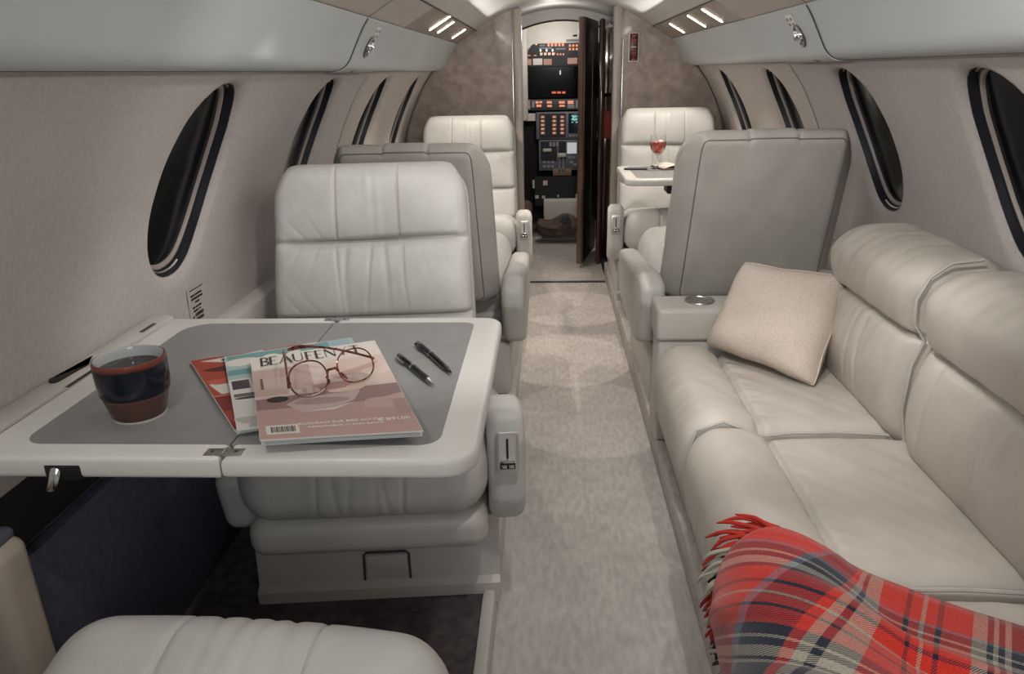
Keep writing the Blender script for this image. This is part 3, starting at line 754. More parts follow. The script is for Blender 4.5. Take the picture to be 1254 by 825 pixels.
# ------------------------------------------------------------------ folding tables
def table(label, x0, x1, y0, y1, z, inset_l, detail=True, chamfer=True):
    """x0 wall side, x1 aisle side (signs as in the place); folds along y in the middle"""
    t = thing('folding_table', label, 'table', (0, 0, 0), 0, 'fold-out cabin tables')
    s = 1 if x1 > x0 else -1; xm = (x0+x1)/2+.008*s; th = .030; g = .0013
    L1 = [(x0, y0), (xm-g*s, y0), (xm-g*s, y1), (x0, y1)]
    L2 = [(xm+g*s, y0), (x1, y0), (x1, y1), (xm+g*s, y1)]
    r1 = [.005, 0, 0, .012]; r2 = [0, .045, .035, 0]
    if s < 0: L1 = L1[::-1]; L2 = L2[::-1]; r1 = r1[::-1]; r2 = r2[::-1]
    a = obj('wall_leaf', MB().prism(round_poly(L1, r1), z-th, z, .007, 0, None, 3), PLASTIC_TABLE, t)
    b = obj('aisle_leaf', MB().prism(round_poly(L2, r2, 8), z-th, z, .009, 0, None, 3), PLASTIC_TABLE, t)
    iy0 = y0+.036; iy1 = y1-.036; ix0 = x0+s*inset_l; ix1 = x1-s*.050
    I1 = [(ix0, iy0), (xm-g*s*.8, iy0), (xm-g*s*.8, iy1), (ix0+.004*s, iy1)]; I2 = [(xm+g*s*.8, iy0), (ix1, iy0), (ix1, iy1), (xm+g*s*.8, iy1)]
    q1 = [.03, 0, 0, .05]; q2 = [0, .028, .02, 0]
    if s < 0: I1 = I1[::-1]; I2 = I2[::-1]; q1 = q1[::-1]; q2 = q2[::-1]
    obj('inset', MB().prism(round_poly(I1, q1, 8), z-.003, z+.0006), INSET, a); obj('inset', MB().prism(round_poly(I2, q2, 8), z-.003, z+.0006), INSET, b)
    for yy, w in ((y0+.016, .018), (y1-.016, .013)):
        hm = MB().box(xm-.024, xm+.024, yy-w/2, yy+w/2, z-.002, z+.0011, .001); hm.tube([(xm, yy-w/2, z+.0008), (xm, yy+w/2, z+.0008)], .0026, 8)
        ho = obj('hinge', hm, STEEL, t)
        sc_ = MB()
        for dx in (-.015, .015): sc_.lathe([(0, .0008), (.0025, .0006), (.003, 0)], 10, (xm+dx, yy, z+.0011))
        obj('screw', sc_, DARKMETAL, ho)
    if detail:
        nt_ = MB().box(-.714, -.666, y0-.0012, y0+.05, z-.032, z-.010, .003); obj('latch_notch', nt_, BLACK, a)
        hk = MB(); hk.tube([(-.700, y0+.006, z-.010), (-.699, y0-.003, z-.020), (-.702, y0-.006, z-.032), (-.709, y0-.004, z-.043), (-.716, y0, z-.047)], [.006, .0065, .006, .005, .003], 8, False, 0, .5); obj('latch_hook', hk, CHROME, a)
        obj('support_arm', MB().box(-.80, -.76, y0+.20, y1-.10, z-.09, z-th+.001, .006), BLACK, t)
        obj('support_arm', MB().box(-.81, -.50, y0+.34, y0+.38, z-.06, z-th+.001, .006), BLACK, t)
    return t
TZ = .69
table('off-white folding table with grey inset in the foreground, under the magazines', -.820, -.170, .782, 1.335, TZ, .052)
table('small off-white folding table under the wine glass, far right', .855, .245, 3.18, 3.66, TZ, .05, False)
tag(obj('table_bracket', MB().box(.45, .50, 3.35, 3.47, .60, TZ-.034, .004), BLACK), 'dark bracket under the far right folding table', 'bracket')

# ------------------------------------------------------------------ things on the near table
mg = thing('mug', 'dark blue and brown handleless mug of coffee on the table', 'mug', (-.652, .905, TZ+.0006))
prof_o = [(0, 0), (.030, 0), (.0335, .0015), (.0355, .006), (.0395, .022), (.0425, .034), (.0445, .0375), (.0455, .042), (.0465, .055), (.0470, .075), (.0468, .083), (.0458, .0862)]
prof_i = [(.0444, .0865), (.0432, .0845), (.0425, .075), (.0415, .05), (.038, .03), (.03, .01), (0, .008)]
n = 56
def mugmat():
    m, nt, b = new_mat('glazed_stoneware'); N = nt.nodes; L = nt.links
    tc = N.new('ShaderNodeTexCoord'); sp = N.new('ShaderNodeSeparateXYZ'); L.new(tc.outputs['Object'], sp.inputs[0])
    cr = N.new('ShaderNodeValToRGB'); cr.color_ramp.interpolation = 'LINEAR'
    E = cr.color_ramp.elements; E[0].position = 0; E[0].color = (.085, .043, .03, 1); E[1].position = 1; E[1].color = (.20, .05, .03, 1)
    for p, c in ((.36, (.09, .045, .032)), (.405, (.16, .065, .045)), (.43, (.006, .008, .016)), (.90, (.006, .009, .018)), (.945, (.15, .035, .022))):
        e = E.new(p); e.color = (*c, 1)
    mr = N.new('ShaderNodeMapRange'); mr.inputs[1].default_value = 0; mr.inputs[2].default_value = .0865; L.new(sp.outputs[2], mr.inputs[0]); L.new(mr.outputs[0], cr.inputs[0])
    L.new(cr.outputs[0], b.inputs['Base Color']); b.inputs['Roughness'].default_value = .16; b.inputs['Specular IOR Level'].default_value = .4
    return m
pm = MB().lathe(prof_o+prof_i, n)
obj('body', pm, [mugmat()], mg, ang=50)
obj('glaze_lining', MB().lathe([(.0440, .0866), (.0428, .0845), (.0421, .075), (.0411, .05), (.0376, .03), (.0296, .0105), (0, .0086)], n), simple('grey_glaze', (.50, .51, .51), .12), mg)
obj('foot_ring', MB().lathe([(.0325, -.0003), (.0345, 0), (.0350, .0022), (.034, .003)], n), simple('bare_clay', (.45, .42, .40), .6), mg)
pt = MB()
def patch(u, v):
    z = .002+.031*v; th = math.radians(205+30*u*(1-.35*v)+8*v); r = float(np.interp(z, [p[1] for p in prof_o[2:]], [p[0] for p in prof_o[2:]]))+.0003
    return (r*math.cos(th), r*math.sin(th), z)
obj('glaze_patch', pt.grid(patch, 10, 8), simple('patch_taupe', (.30, .25, .24), .3), mg)
obj('coffee', MB().lathe([(0, .072), (.0424, .072), (.0424, .070), (0, .070)], n), simple('coffee_brown', (.020, .008, .005), .06), mg)

def colour_mesh(name, parent, quads, place, zoff, rough=.35):
    """flat print: list of (polygon in cover uv, colour); later ones sit a hair above earlier ones"""
    V = []; F = []; cols = []
    for k, (poly, col) in enumerate(quads):
        i0 = len(V)
        for (u, v) in poly: V.append(place(min(max(u, .003), .997), min(max(v, .003), .997), zoff+k*.000012))
        F.append(list(range(i0, i0+len(poly)))); cols += [(*col, 1)]*len(poly)
    me = bpy.data.meshes.new(name); me.from_pydata(V, [], F)
    at = me.color_attributes.new('ink', 'FLOAT_COLOR', 'POINT')
    for i, c in enumerate(cols): at.data[i].color = c
    m = bpy.data.materials.get('printed_cover')
    if not m:
        m, nt, b = new_mat('printed_cover'); a = nt.nodes.new('ShaderNodeVertexColor'); a.layer_name = 'ink'
        nt.links.new(a.outputs[0], b.inputs['Base Color']); b.inputs['Roughness'].default_value = rough; b.inputs['Coat Weight'].default_value = .15
    me.materials.append(m)
    bm = bmesh.new(); bm.from_mesh(me)
    for f in bm.faces:
        if f.normal.z < 0: f.normal_flip()
    bmesh.ops.triangulate(bm, faces=bm.faces[:], ngon_method='EAR_CLIP'); bm.to_mesh(me); bm.free()
    o = bpy.data.objects.new(name, me); COL.objects.link(o); o.parent = parent; return o
def magazine(label, BL, BR, TL, TR, z0, th, quads, text=None):
    """corner points are world xy on the table; u left-right, v bottom-top"""
    c = (Vector(BL)+Vector(BR)+Vector(TL)+Vector(TR))/4
    t = thing('magazine', label, 'magazine', (c.x, c.y, z0), 0, 'magazines on the table')
    def P(u, v, z):
        p = (Vector(BL)*(1-u)+Vector(BR)*u)*(1-v)+(Vector(TL)*(1-u)+Vector(TR)*u)*v-c
        return (p.x, p.y, z)
    def slab(mb, za, zb, e=0., nu=14, nv=18):
        top = lambda u, v: P(e+(1-2*e)*u, e+(1-2*e)*v, zb); bot = lambda u, v: P(e+(1-2*e)*u, e+(1-2*e)*v, za)
        mb.grid(top, nu, nv); mb.grid(bot, nu, nv)
        for fx in (lambda u: (u, 0.), lambda u: (u, 1.), lambda u: (0., u), lambda u: (1., u)):
            mb.grid(lambda u, v: bot(*fx(u)) if v == 0 else top(*fx(u)), nu, 1)
        return mb
    pg = simple('page_paper', (.62, .61, .58), .7)
    obj('pages', slab(MB(), 0, th*.82, .006), pg, t)
    pl = MB()
    for k in range(1, 5):
        zl = th*.82*k/5+.0006*math.sin(k*3); pl.tube([P(u, .004, zl+.0006*math.sin(u*6+k)) for u in np.linspace(.02, .98, 12)], .00035, 4)
    obj('page_edges', pl, simple('page_shade', (.33, .36, .38), .7), t)
    co = obj('cover', slab(MB(), th*.82, th), simple('cover_white', (.68, .64, .60), .3), t)
    TP = P
    sub = []
    for poly, col in quads:      # cut long edges so prints follow the sheet
        out = []
        for a, b in zip(poly, poly[1:]+poly[:1]):
            n = max(1, int(max(abs(a[0]-b[0]), abs(a[1]-b[1]))/.09)); out += [(a[0]+(b[0]-a[0])*k/n, a[1]+(b[1]-a[1])*k/n) for k in range(n)]
        sub.append((out, col))
    colour_mesh('cover_print', co, sub, TP, th+.0002)
    if text:
        ex = (Vector(BR)-Vector(BL)); ey = Vector(TL)-Vector(BL); W_, H_ = ex.length, ey.length
        for body, u, v, size, col, sx in text:
            q = P(u, v, th+.0011); exn = ((Vector(BR)-Vector(BL))*(1-v)+(Vector(TR)-Vector(TL))*v).normalized(); eyn = ((Vector(TL)-Vector(BL))*(1-u)+(Vector(TR)-Vector(BR))*u).normalized()
            Mt = Matrix(((exn.x*sx, eyn.x, 0, q[0]), (exn.y*sx, eyn.y, 0, q[1]), (0, 0, 1, q[2]), (0, 0, 0, 1)))
            if body.startswith('#'):
                mb = serif(body[1:], size, Mt)
            else: mb = MB().text(body, size, Mt)
            obj('lettering', mb, simple('ink', col, .5), co, smooth=False)
    return t
def serif(word, size, M):
    """thin-and-thick roman capitals drawn with strokes"""
    S = {'B': [('v', 0), ('arc', .0, .75, .25, .38), ('arc', .0, .27, .27, .42)], 'E': [('v', 0), ('h', 0, .4, .97), ('h', 0, .32, .5), ('h', 0, .42, .03)],
         'A': [('d', 0, 0, .28, 1, .05), ('d', .28, 1, .58, 0, .11), ('h', .1, .45, .34)], 'U': [('d', .04, 1, .04, .3, .1), ('d', .46, 1, .46, .3, .04), ('bowl', .04, .46)],
         'T': [('v', .24), ('h', 0, .56, .96)], 'N': [('d', .04, 0, .04, 1, .04), ('d', .04, 1, .5, 0, .1), ('d', .5, 0, .5, 1, .04)],
         'O': [('ring',)], 'F': [('v', 0), ('h', 0, .4, .97), ('h', 0, .32, .5)], 'I': [('v', .05)], 'Y': [('d', 0, 1, .26, .5, .1), ('d', .52, 1, .26, .5, .04), ('d', .26, .5, .26, 0, .1)]}
    Wd = {'B': .44, 'E': .5, 'A': .66, 'U': .6, 'T': .64, 'N': .64, 'O': .74, 'F': .48, 'I': .24, 'Y': .6}
    mb = MB(); tot = sum(Wd[c] for c in word); x = -tot/2*size
    def seg(ax, ay, bx, by, w):
        d = Vector((bx-ax, by-ay)); n = Vector((-d.y, d.x)).normalized()*w/2
        P = [Vector((ax, ay))+n, Vector((bx, by))+n, Vector((bx, by))-n, Vector((ax, ay))-n]
        mb.add([(M @ Vector((x+p.x*size, (p.y-.5)*size, 0)))[:] for p in P], [[0, 1, 2, 3]])
    for ch in word:
        for s_ in S[ch]:
            if s_[0] == 'v': seg(s_[1]+.08, 0, s_[1]+.08, 1, .11); seg(s_[1], .015, s_[1]+.17, .015, .03); seg(s_[1], .985, s_[1]+.17, .985, .03)
            elif s_[0] == 'h': seg(s_[1], s_[3], s_[2], s_[3], .045)
            elif s_[0] == 'd': seg(*s_[1:])
            elif s_[0] == 'arc':
                _, x0, yc, ry, rx = s_; k = 9
                for i in range(k):
                    a0 = PI/2-PI*i/k; a1 = PI/2-PI*(i+1)/k; seg(x0+.08+rx*math.cos(a0)*.8, yc+ry*math.sin(a0), x0+.08+rx*math.cos(a1)*.8, yc+ry*math.sin(a1), .04+.06*math.cos((a0+a1)/2))
            elif s_[0] == 'ring':
                for i in range(16):
                    a0 = 2*PI*i/16; a1 = 2*PI*(i+1)/16; seg(.34+.32*math.cos(a0), .5+.5*math.sin(a0), .34+.32*math.cos(a1), .5+.5*math.sin(a1), .04+.06*abs(math.cos((a0+a1)/2)))
            elif s_[0] == 'bowl':
                for i in range(8):
                    a0 = PI+PI*i/8; a1 = PI+PI*(i+1)/8; c = (s_[1]+s_[2])/2; r = (s_[2]-s_[1])/2; seg(c+r*math.cos(a0), .3+.3*math.sin(a0), c+r*math.cos(a1), .3+.3*math.sin(a1), .06)
        x += Wd[ch]*size
    return mb
def R(u0, v0, u1, v1): return [(u0, v0), (u1, v0), (u1, v1), (u0, v1)]
def blob(cu, cv, ru, rv, n=14, wob=.0, ph=0): return [(cu+ru*math.cos(2*PI*k/n)*(1+wob*math.sin(3*2*PI*k/n+ph)), cv+rv*math.sin(2*PI*k/n)*(1+wob*math.cos(2*2*PI*k/n+ph))) for k in range(n)]
red1, red2, cr_ = (.36, .065, .045), (.22, .035, .028), (.60, .56, .50)
magazine('red magazine at the bottom left of the fanned pile', (-.490, .842), (-.295, .935), (-.668, 1.092), (-.482, 1.183), TZ+.0007, .0055,
    [(R(0, 0, 1, 1), red1), (R(0, .0, 1, .10), red2), (R(0, .24, 1, .44), red2), (blob(.3, .34, .22, .05, 14, .2), (.10, .02, .018)), (blob(.25, .80, .20, .045, 14, .15), (.10, .022, .022)),
     ([(.06, .96), (.2, .90), (.55, .92), (.55, 1.), (.3, .97)], cr_), (blob(.26, .935, .05, .022), (.03, .02, .025)), (blob(.42, .945, .05, .022), (.03, .02, .025)),
     ([(.02, .60), (.06, .45), (.40, .43), (.40, .64)], cr_), (R(.16, .53, .36, .60), (.20, .17, .15)), (R(0, .42, .3, .44), (.52, .16, .10)), (blob(.12, .62, .1, .05, 12, .2), (.47, .11, .07)),
     (blob(.1, .12, .07, .035), (.55, .5, .46)), (blob(.2, .07, .05, .03), (.5, .45, .41)), (R(.86, .95, .98, .99), cr_), (R(0, 0, 1, .02), cr_)], None)
tq, ltq, wh_ = (.14, .30, .30), (.36, .46, .47), (.63, .61, .57)
magazine('white and turquoise magazine between the red one and the top one', (-.483, .832), (-.290, .893), (-.611, 1.094), (-.424, 1.184), TZ+.0085, .0042,
    [(R(0, 0, 1, 1), wh_), (R(.0, .62, 1, 1), ltq), (R(.02, .86, .80, .985), tq), (R(0, .68, .6, .76), tq), (blob(.12, .87, .14, .06), wh_), (blob(.34, .90, .06, .03), wh_), (blob(.52, .91, .05, .025), wh_), (R(.82, .90, .97, .985), (.30, .40, .46)),
     (R(.62, .70, 1, .88), wh_), (R(.02, .48, .14, .60), (.07, .05, .06)), (R(.16, .48, .26, .62), (.40, .46, .48)), (R(.28, .40, .44, .6), (.06, .05, .055)), (blob(.38, .5, .09, .08, 12, .2), wh_), (R(.02, .38, .4, .42), (.12, .11, .10)),
     (blob(.12, .36, .1, .015), (.05, .05, .05)), (R(.22, .24, .6, .29), (.46, .24, .17)), (R(.22, .20, .6, .225), (.46, .24, .17)), (blob(.38, .2, .2, .07, 14, .15), (.66, .64, .60)), (R(.22, .225, .6, .24), (.55, .36, .28)), (blob(.1, .1, .1, .05, 12, .3), (.42, .42, .38)), (R(.08, .02, .9, .06), (.40, .41, .40))], None)
pk, pk2, pk3 = (.46, .30, .265), (.60, .45, .40), (.22, .13, .12)
bars = [(R(.075+.0105*k, .060, .075+.0105*k+(.006 if k % 3 else .0085), .115), (.06, .05, .05)) for k in range(15)]
magazine('pink and cream magazine on top of the pile, under the eyeglasses', (-.434, .786), (-.237, .812), (-.552, 1.058), (-.372, 1.140), TZ+.0150, .0085,
    [(R(0, 0, 1, 1), (.66, .56, .51)), (R(0, 0, 1, .30), pk), (R(0, .82, 1, 1), (.68, .63, .57)), (R(.0, .46, .42, .80), (.50, .36, .325)), ([(.42, .46), (1, .46), (1, .80), (.55, .80)], (.64, .50, .44)),
     (R(.05, .54, .25, .68), (.55, .41, .37)), (R(.05, .54, .07, .68), (.16, .09, .09)), (R(0, .30, 1, .46), (.28, .17, .155)), ([(0, .46), (0, .42), (.3, .44), (.5, .45), (1, .52), (1, .46)], (.62, .50, .44)),
     (blob(.15, .405, .075, .035), (.025, .018, .018)), ([(.2, .34), (.30, .40), (.72, .42), (.66, .33), (.50, .26), (.3, .235)], (.50, .39, .36)), (blob(.44, .345, .19, .035), (.36, .255, .235)), ([(.3, .25), (.5, .245), (.66, .31), (.5, .265)], (.66, .58, .54)),
     ([(.72, .30), (1, .36), (1, .22), (.70, .24)], (.53, .36, .32)), (blob(.82, .30, .10, .03), (.50, .33, .295)), ([(.55, .62), (.95, .74), (.90, .68), (.6, .57)], (.50, .33, .285)), ([(.6, .52), (1, .68), (1, .60), (.7, .50)], (.70, .57, .51)), (blob(.62, .47, .16, .06, 14, .1), (.62, .46, .39)),
     (blob(.55, .50, .13, .05, 14, .2), (.42, .225, .19)), (blob(.28, .47, .05, .03), (.64, .58, .54)), (R(.36, .44, .40, .52), (.64, .55, .50)), (R(.45, .44, .50, .50), (.30, .16, .14)), (R(.9, .16, 1, .30), (.40, .27, .245)), (R(.045, .045, .25, .13), (.66, .63, .59))]+bars,
    [('#BEAUFENYT', .465, .912, .036, (.035, .022, .022), .86), ('SUCHEAN SUR BIEE ADUNA', .525, .122, .0082, (.80, .76, .72), 1.06), ('RANUCHELIIS CI SVAII BAN SI', .545, .087, .0068, (.80, .76, .72), 1.06), ('& B9100', .855, .112, .0115, (.80, .76, .72), 1.05)])

# eyeglasses: standing upside-down-open on the top magazine
eg = thing('eyeglasses', 'tortoiseshell eyeglasses with open arms lying on the top magazine', 'eyeglasses', (0, 0, 0))
ZG = TZ+.0260
def tort():
    m, nt, b = new_mat('tortoiseshell'); N = nt.nodes; L = nt.links
    tc = N.new('ShaderNodeTexCoord'); no = N.new('ShaderNodeTexNoise'); no.inputs['Scale'].default_value = 140; L.new(tc.outputs['Object'], no.inputs[0])
    cr = N.new('ShaderNodeValToRGB'); cr.color_ramp.elements[0].position = .42; cr.color_ramp.elements[1].position = .6; cr.color_ramp.elements[0].color = (.05, .010, .009, 1); cr.color_ramp.elements[1].color = (.26, .07, .045, 1)
    L.new(no.outputs[0], cr.inputs[0]); L.new(cr.outputs[0], b.inputs['Base Color']); b.inputs['Roughness'].default_value = .15; b.inputs['Coat Weight'].default_value = .4; return m
TORT = tort()
cL = Vector((-.4115, .918, ZG+.0225)); cR = Vector((-.3585, .967, ZG+.0225))
ax = (cR-cL).normalized(); tilt = Vector((-.30, .30, .90)); upv = (tilt-ax*tilt.dot(ax)).normalized()
def rim(c, n=40, rx=.0275, ry=.0245):
    P = []
    for k in range(n):
        th = 2*PI*k/n; e = .85; cx = math.copysign(abs(math.cos(th))**e, math.cos(th)); sy = math.copysign(abs(math.sin(th))**e, math.sin(th))
        P.append(c+ax*cx*rx+upv*sy*ry*(1 if sy > 0 else .95))
    return P
for c in (cL, cR):
    f_ = obj('rim', MB().tube(rim(c), .0012, 8, True), TORT, eg)
    P = rim(c, 40, .0270, .0240); nrm = ax.cross(upv)*.0006; lm_ = MB().add([p+nrm for p in P]+[p-nrm for p in P], [list(range(40)), list(range(40, 80))[::-1]]+[[i, (i+1) % 40, 40+(i+1) % 40, 40+i] for i in range(40)])
    obj('lens', lm_, LENS, eg, smooth=False)
    np_ = MB(); s_ = 1 if c is cL else -1; np_.tube([c+ax*.025*s_-upv*.004, c+ax*.024*s_-upv*.010+ax.cross(upv)*.007, c+ax*.022*s_-upv*.015+ax.cross(upv)*.009], [.0012, .0022, .0012], 8); obj('nose_pad', np_, TORT, eg)
br = [cL+ax*.0272-upv*.001, cL.lerp(cR, .42)+upv*.0045, cL.lerp(cR, .58)+upv*.0045, cR-ax*.0272-upv*.001]; obj('bridge', MB().tube(br, .002, 8), TORT, eg)
back = Vector((-ax.y, ax.x, 0)).normalized()
hl = cL-ax*.0305-upv*.004; hr = cR+ax*.0305+upv*.003
def temple(h, tgt, drop):
    P = []
    for k in range(13):
        t = k/12; p = h.lerp(tgt, t); p.z = h.z+(tgt.z-h.z)*t+.006*math.sin(PI*t); 
        if t > .72: p.z -= drop*((t-.72)/.28)**2
        P.append(p)
    return MB().tube(P, [.0018]*8+[.0020, .0024, .003, .0034, .0028], 8)
obj('temple_arm', temple(hl, Vector((-.487, 1.035, ZG+.022)), .004), TORT, eg)
obj('temple_arm', temple(hr, Vector((-.480, 1.037, ZG+.026)), .006), TORT, eg)
for h, c, s_ in ((hl, cL, -1), (hr, cR, 1)): obj('hinge', MB().tube([c+ax*s_*.0270+upv*.002, h], .0022, 8), TORT, eg)

def pen(label, a, b, clip_side, ring_w, tip):
    A = Vector((a[0], a[1], 0)); B = Vector((b[0], b[1], 0)); L_ = (B-A).length; ang = math.atan2(B.y-A.y, B.x-A.x)
    t = thing('pen', label, 'pen', (A.x, A.y, TZ+.0006), ang, 'pens on the table'); r = .0054
    def lay(prof): # lathe about z -> lie along +x
        m = MB().lathe([(rr, zz__) for zz__, rr in prof], 20); V = m.v[0]; m.v[0] = np.stack([V[:, 2], V[:, 0], V[:, 1]+r], 1); return m
    obj('barrel', lay([(0, 0), (.001, .0030), (.004, .0046), (.03, r), (L_*.45, r), (L_*.45, r*.97), (L_*.80, r*.9), (L_*.86, r*.78)]), simple('pen_black', (.010, .009, .010), .14, coat=.5), t)
    obj('nose_cone', lay([(L_*.855, r*.80), (L_*.93, r*.50), (L_*.985, r*.2), (L_*.99, .0006), (L_, .0004)]), STEEL if tip else simple('pen_black_nose', (.012, .011, .012), .14), t)
    obj('ring', lay([(L_*.415, r*.9), (L_*.415, r*1.06), (L_*.415+ring_w, r*1.06), (L_*.415+ring_w, r*.9)]), CHROME, t)
    c_ = MB(); s_ = clip_side
    c_.tube([(.004, s_*.004, r*1.2), (.006, s_*.0072, r*1.1), (.030, s_*.0070, r*1.0), (.038, s_*.0064, r)], [.0012, .0015, .0014, .0012], 6); obj('clip', c_, STEEL if tip else simple('clip_black', (.02, .018, .018), .2), t)
    return t
pen('black pen with a silver tip and clip, nearer the magazines', (-.329, 1.117), (-.252, .996), -1, .006, True)
pen('black pen with one thin silver ring, nearer the table edge', (-.307, 1.176), (-.231, 1.040), -1, .0025, False)

# ------------------------------------------------------------------ things on the far right table
wg = thing('wine_glass', 'stemmed glass of red drink on the far right table', 'glass', (.425, 3.53, TZ+.0006))
po_ = [(0, .0025), (.028, .0022), (.030, .001), (.030, 0), (.0305, .0008), (.028, .0035), (.008, .007), (.0038, .014), (.0036, .058), (.008, .064), (.022, .072), (.033, .088), (.0375, .105), (.0365, .125), (.034, .150)]
obj('bowl_and_stem', MB().lathe(po_+[(.0330, .150), (.0355, .125), (.0365, .105), (.032, .089), (.021, .0735), (.006, .0665), (0, .066)], 32), GLASS, wg)
obj('drink', MB().lathe([(0, .0670), (.006, .0675), (.0208, .0745), (.0316, .0895), (.0358, .105), (.0352, .122), (0, .122)], 32), glassmat('red_drink', (.72, .18, .13), 0, 1.33), wg)
for k, (dx, dy, dz, a) in enumerate(((.010, -.010, .108, .4), (-.013, .004, .113, 1.1), (.012, .012, .119, .2), (-.002, -.004, .096, .8))):
    ib = MB().box(-.009, .009, -.009, .009, -.009, .009, .0025); M_ = Matrix.Translation((dx, dy, dz)) @ Matrix.Rotation(a, 4, 'Z') @ Matrix.Rotation(a*.7+.3, 4, 'X'); ib.v[0] = np.array([(M_ @ Vector(p))[:] for p in ib.v[0]]); obj('ice_cube', ib, simple('ice', (.85, .62, .58), .2), wg)
bk = thing('open_book', 'open book or folder with white pages lying on the far right table', 'book', (.535, 3.56, TZ+.0016), .25)
obj('cover', MB().box(-.115, .115, -.075, .075, 0, .006, .002), simple('book_brown', (.16, .085, .06), .5), bk)
pgm = MB()
for s_ in (-1, 1):
    pgm.grid(lambda u, v: (s_*(.002+.108*u), -.070+.14*v, .0065+.012*math.sin(PI*min(1, u*1.05))*.8+.004*(1-u)), 10, 2)
obj('pages', pgm, simple('book_page', (.66, .61, .56), .6), bk)
kn = thing('sunglasses_case', 'flat black case lying at the aisle end of the far right table', 'case', (.322, 3.50, TZ+.0006), -.25)
obj('body', rbox(.105, .026, .008, .0035, 8, 3, 1, lambda V: V*np.array([1, 1, 1])+np.stack([0*V[:, 0], .006*np.sin(V[:, 0]*30), 0*V[:, 0]], 1), (0, 0, .004)), simple('case_black', (.012, .012, .012), .35), kn)

# ------------------------------------------------------------------ divan on the right
dv = thing('divan', 'long leather divan along the right wall with cushion and plaid blanket on it', 'sofa', (0, 0, 0))
def div_seat(y0, y1):
    x0, x1 = .222, .73; z0, z1 = .06, .375; cy = (y0+y1)/2; L_ = y1-y0
    def fn(V):
        V = V.copy(); x = V[:, 0]+(x0+x1)/2; y = V[:, 1]; z = V[:, 2]+(z0+z1)/2
        top = ss(z, .22, .34); yr = np.clip(np.abs(y)/(L_/2), 0, 1)
        roll = 1-ss(x, .33, .385)
        dz = top*(.030*np.sin(PI*np.clip((x-.215)/.175, 0, 1))**.8*(x < .39)-.016*G(x-.388, .008)+.006*np.sin(PI*np.clip((x-.39)/.3, 0, 1)))
        dz -= top*.010*ss(yr, .93, 1.)
        front = ss(-x, -.30, -.23)
        tk = ss(-z, -.30, -.08)*front
        V[:, 0] += .035*tk-.012*front*np.sin(PI*np.clip((z-.1)/.28, 0, 1))
        wr = top*(.0013*noise1(y*60+x*9, .6)*noise1(y*17, 1.)*roll+.0016*noise1(y*22+x*30, 2.)+.0035*G(x-.40, .03)*noise1(y*75+x*40, 1.1))
        V[:, 2] += dz+wr
        V[:, 0] += front*.0014*noise1(y*66+z*14, 1.9)*(1-tk*.5)
        V[:, 1] += 0
        # the front edge of the end cushions sweeps round
        return V
    return rbox(x1-x0, L_-.003, z1-z0, .055, 90, 60, 14, fn, ((x0+x1)/2, cy, (z0+z1)/2))
for y0, y1 in ((1.475, 1.985), (.955, 1.475), (.15, .955)):
    s_ = obj('seat_cushion', div_seat(y0, y1), LEATHER_DIVAN, dv, ang=75)
    if y0 > .2:
        P = [(.235, y0+.001, .25), (.224, y0+.001, .31), (.245, y0+.001, .376), (.30, y0+.001, .397), (.35, y0+.001, .378), (.386, y0+.001, .362), (.45, y0+.001, .370), (.55, y0+.001, .372), (.66, y0+.001, .366)]
        obj('piping', MB().tube(smooth3(P) if False else P, .0035, 6), PIPING, s_)
def div_back(y0, y1, far):
    zb, zt = .32, .765; cy = (y0+y1)/2; L_ = y1-y0
    def fn(V):
        V = V.copy(); y = V[:, 1]; z = V[:, 2]+(zb+zt)/2; fr = ss(-V[:, 0], -.02, .06); yr = np.clip(np.abs(y)/(L_/2), 0, 1)
        edge = 1-ss(yr, .80, .97)
        p = .030*np.sin(PI*np.clip((z-.36)/.24, 0, 1))**.7*(z < .6)+.026*np.sin(PI*np.clip((z-.6)/.18, 0, 1))**.75*(z >= .6)
        V[:, 0] -= fr*p*(.55+.45*edge)
        V[:, 0] += fr*.018*G(z-.602, .008)*(.25+.75*edge)
        low = (z < .6)*ss(z, .36, .5)
        for k, f in enumerate((-.42, -.08, .02, .30)): V[:, 0] += fr*low*.0055*G(y-f*L_-.012*np.sin(z*9+k*2), .006)*edge
        V[:, 0] += fr*G(z-.57, .06)*edge*.0025*noise1(y*70+z*18, 1.2)
        up = ss(z, .62, .70); V[:, 0] += fr*up*(.0030*noise1(y*31+z*16, .3)+.0022*noise1(y*83+z*30, 1.3)*G(z-.645, .05))
        V[:, 2] += up*.0026*noise1(y*31, 2.2)
        V[:, 0] += .028*ss(z, .5, .76)*0
        if far: V[:, 2] -= ss(y, L_*.25, L_*.5)*.022*ss(z, .5, .75)
        return V
    return rbox(.19, L_-.003, zt-zb, .075, 12, 60, 70, fn, (.755, cy, (zb+zt)/2))
for i, (y0, y1) in enumerate(((1.425, 1.925), (.915, 1.425), (.15, .915))):
    b_o = obj('backrest', div_back(y0, y1, i == 0), LEATHER_DIVAN, dv, ang=75)
    if i < 2:
        yy = y0+.004
        P = [(.672, yy, .37), (.655, yy, .45), (.658, yy, .55), (.676, yy, .602), (.650, yy, .64), (.646, yy, .69), (.665, yy, .735), (.70, yy, .762), (.76, yy, .769)]
        obj('piping', MB().tube(P, .0038, 6), PIPING, b_o)
obj('base', MB().box(.262, .86, .15, 1.98, .0, .24, .01), CARPET, dv)
cn = thing('side_console', 'beige console with a steel cup holder at the far end of the divan', 'console', (0, 0, 0))
obj('body', MB().prism(round_poly([(.232, 1.992), (.60, 1.992), (.60, 2.115), (.232, 2.115)], .012, 4), .08, .40, .004), PLASTIC, cn)
obj('top', MB().prism(round_poly([(.222, 1.975), (.60, 1.975), (.60, 2.118), (.222, 2.118)], .016, 5), .40, .497, .014, 0, None, 3), PLASTIC, cn)
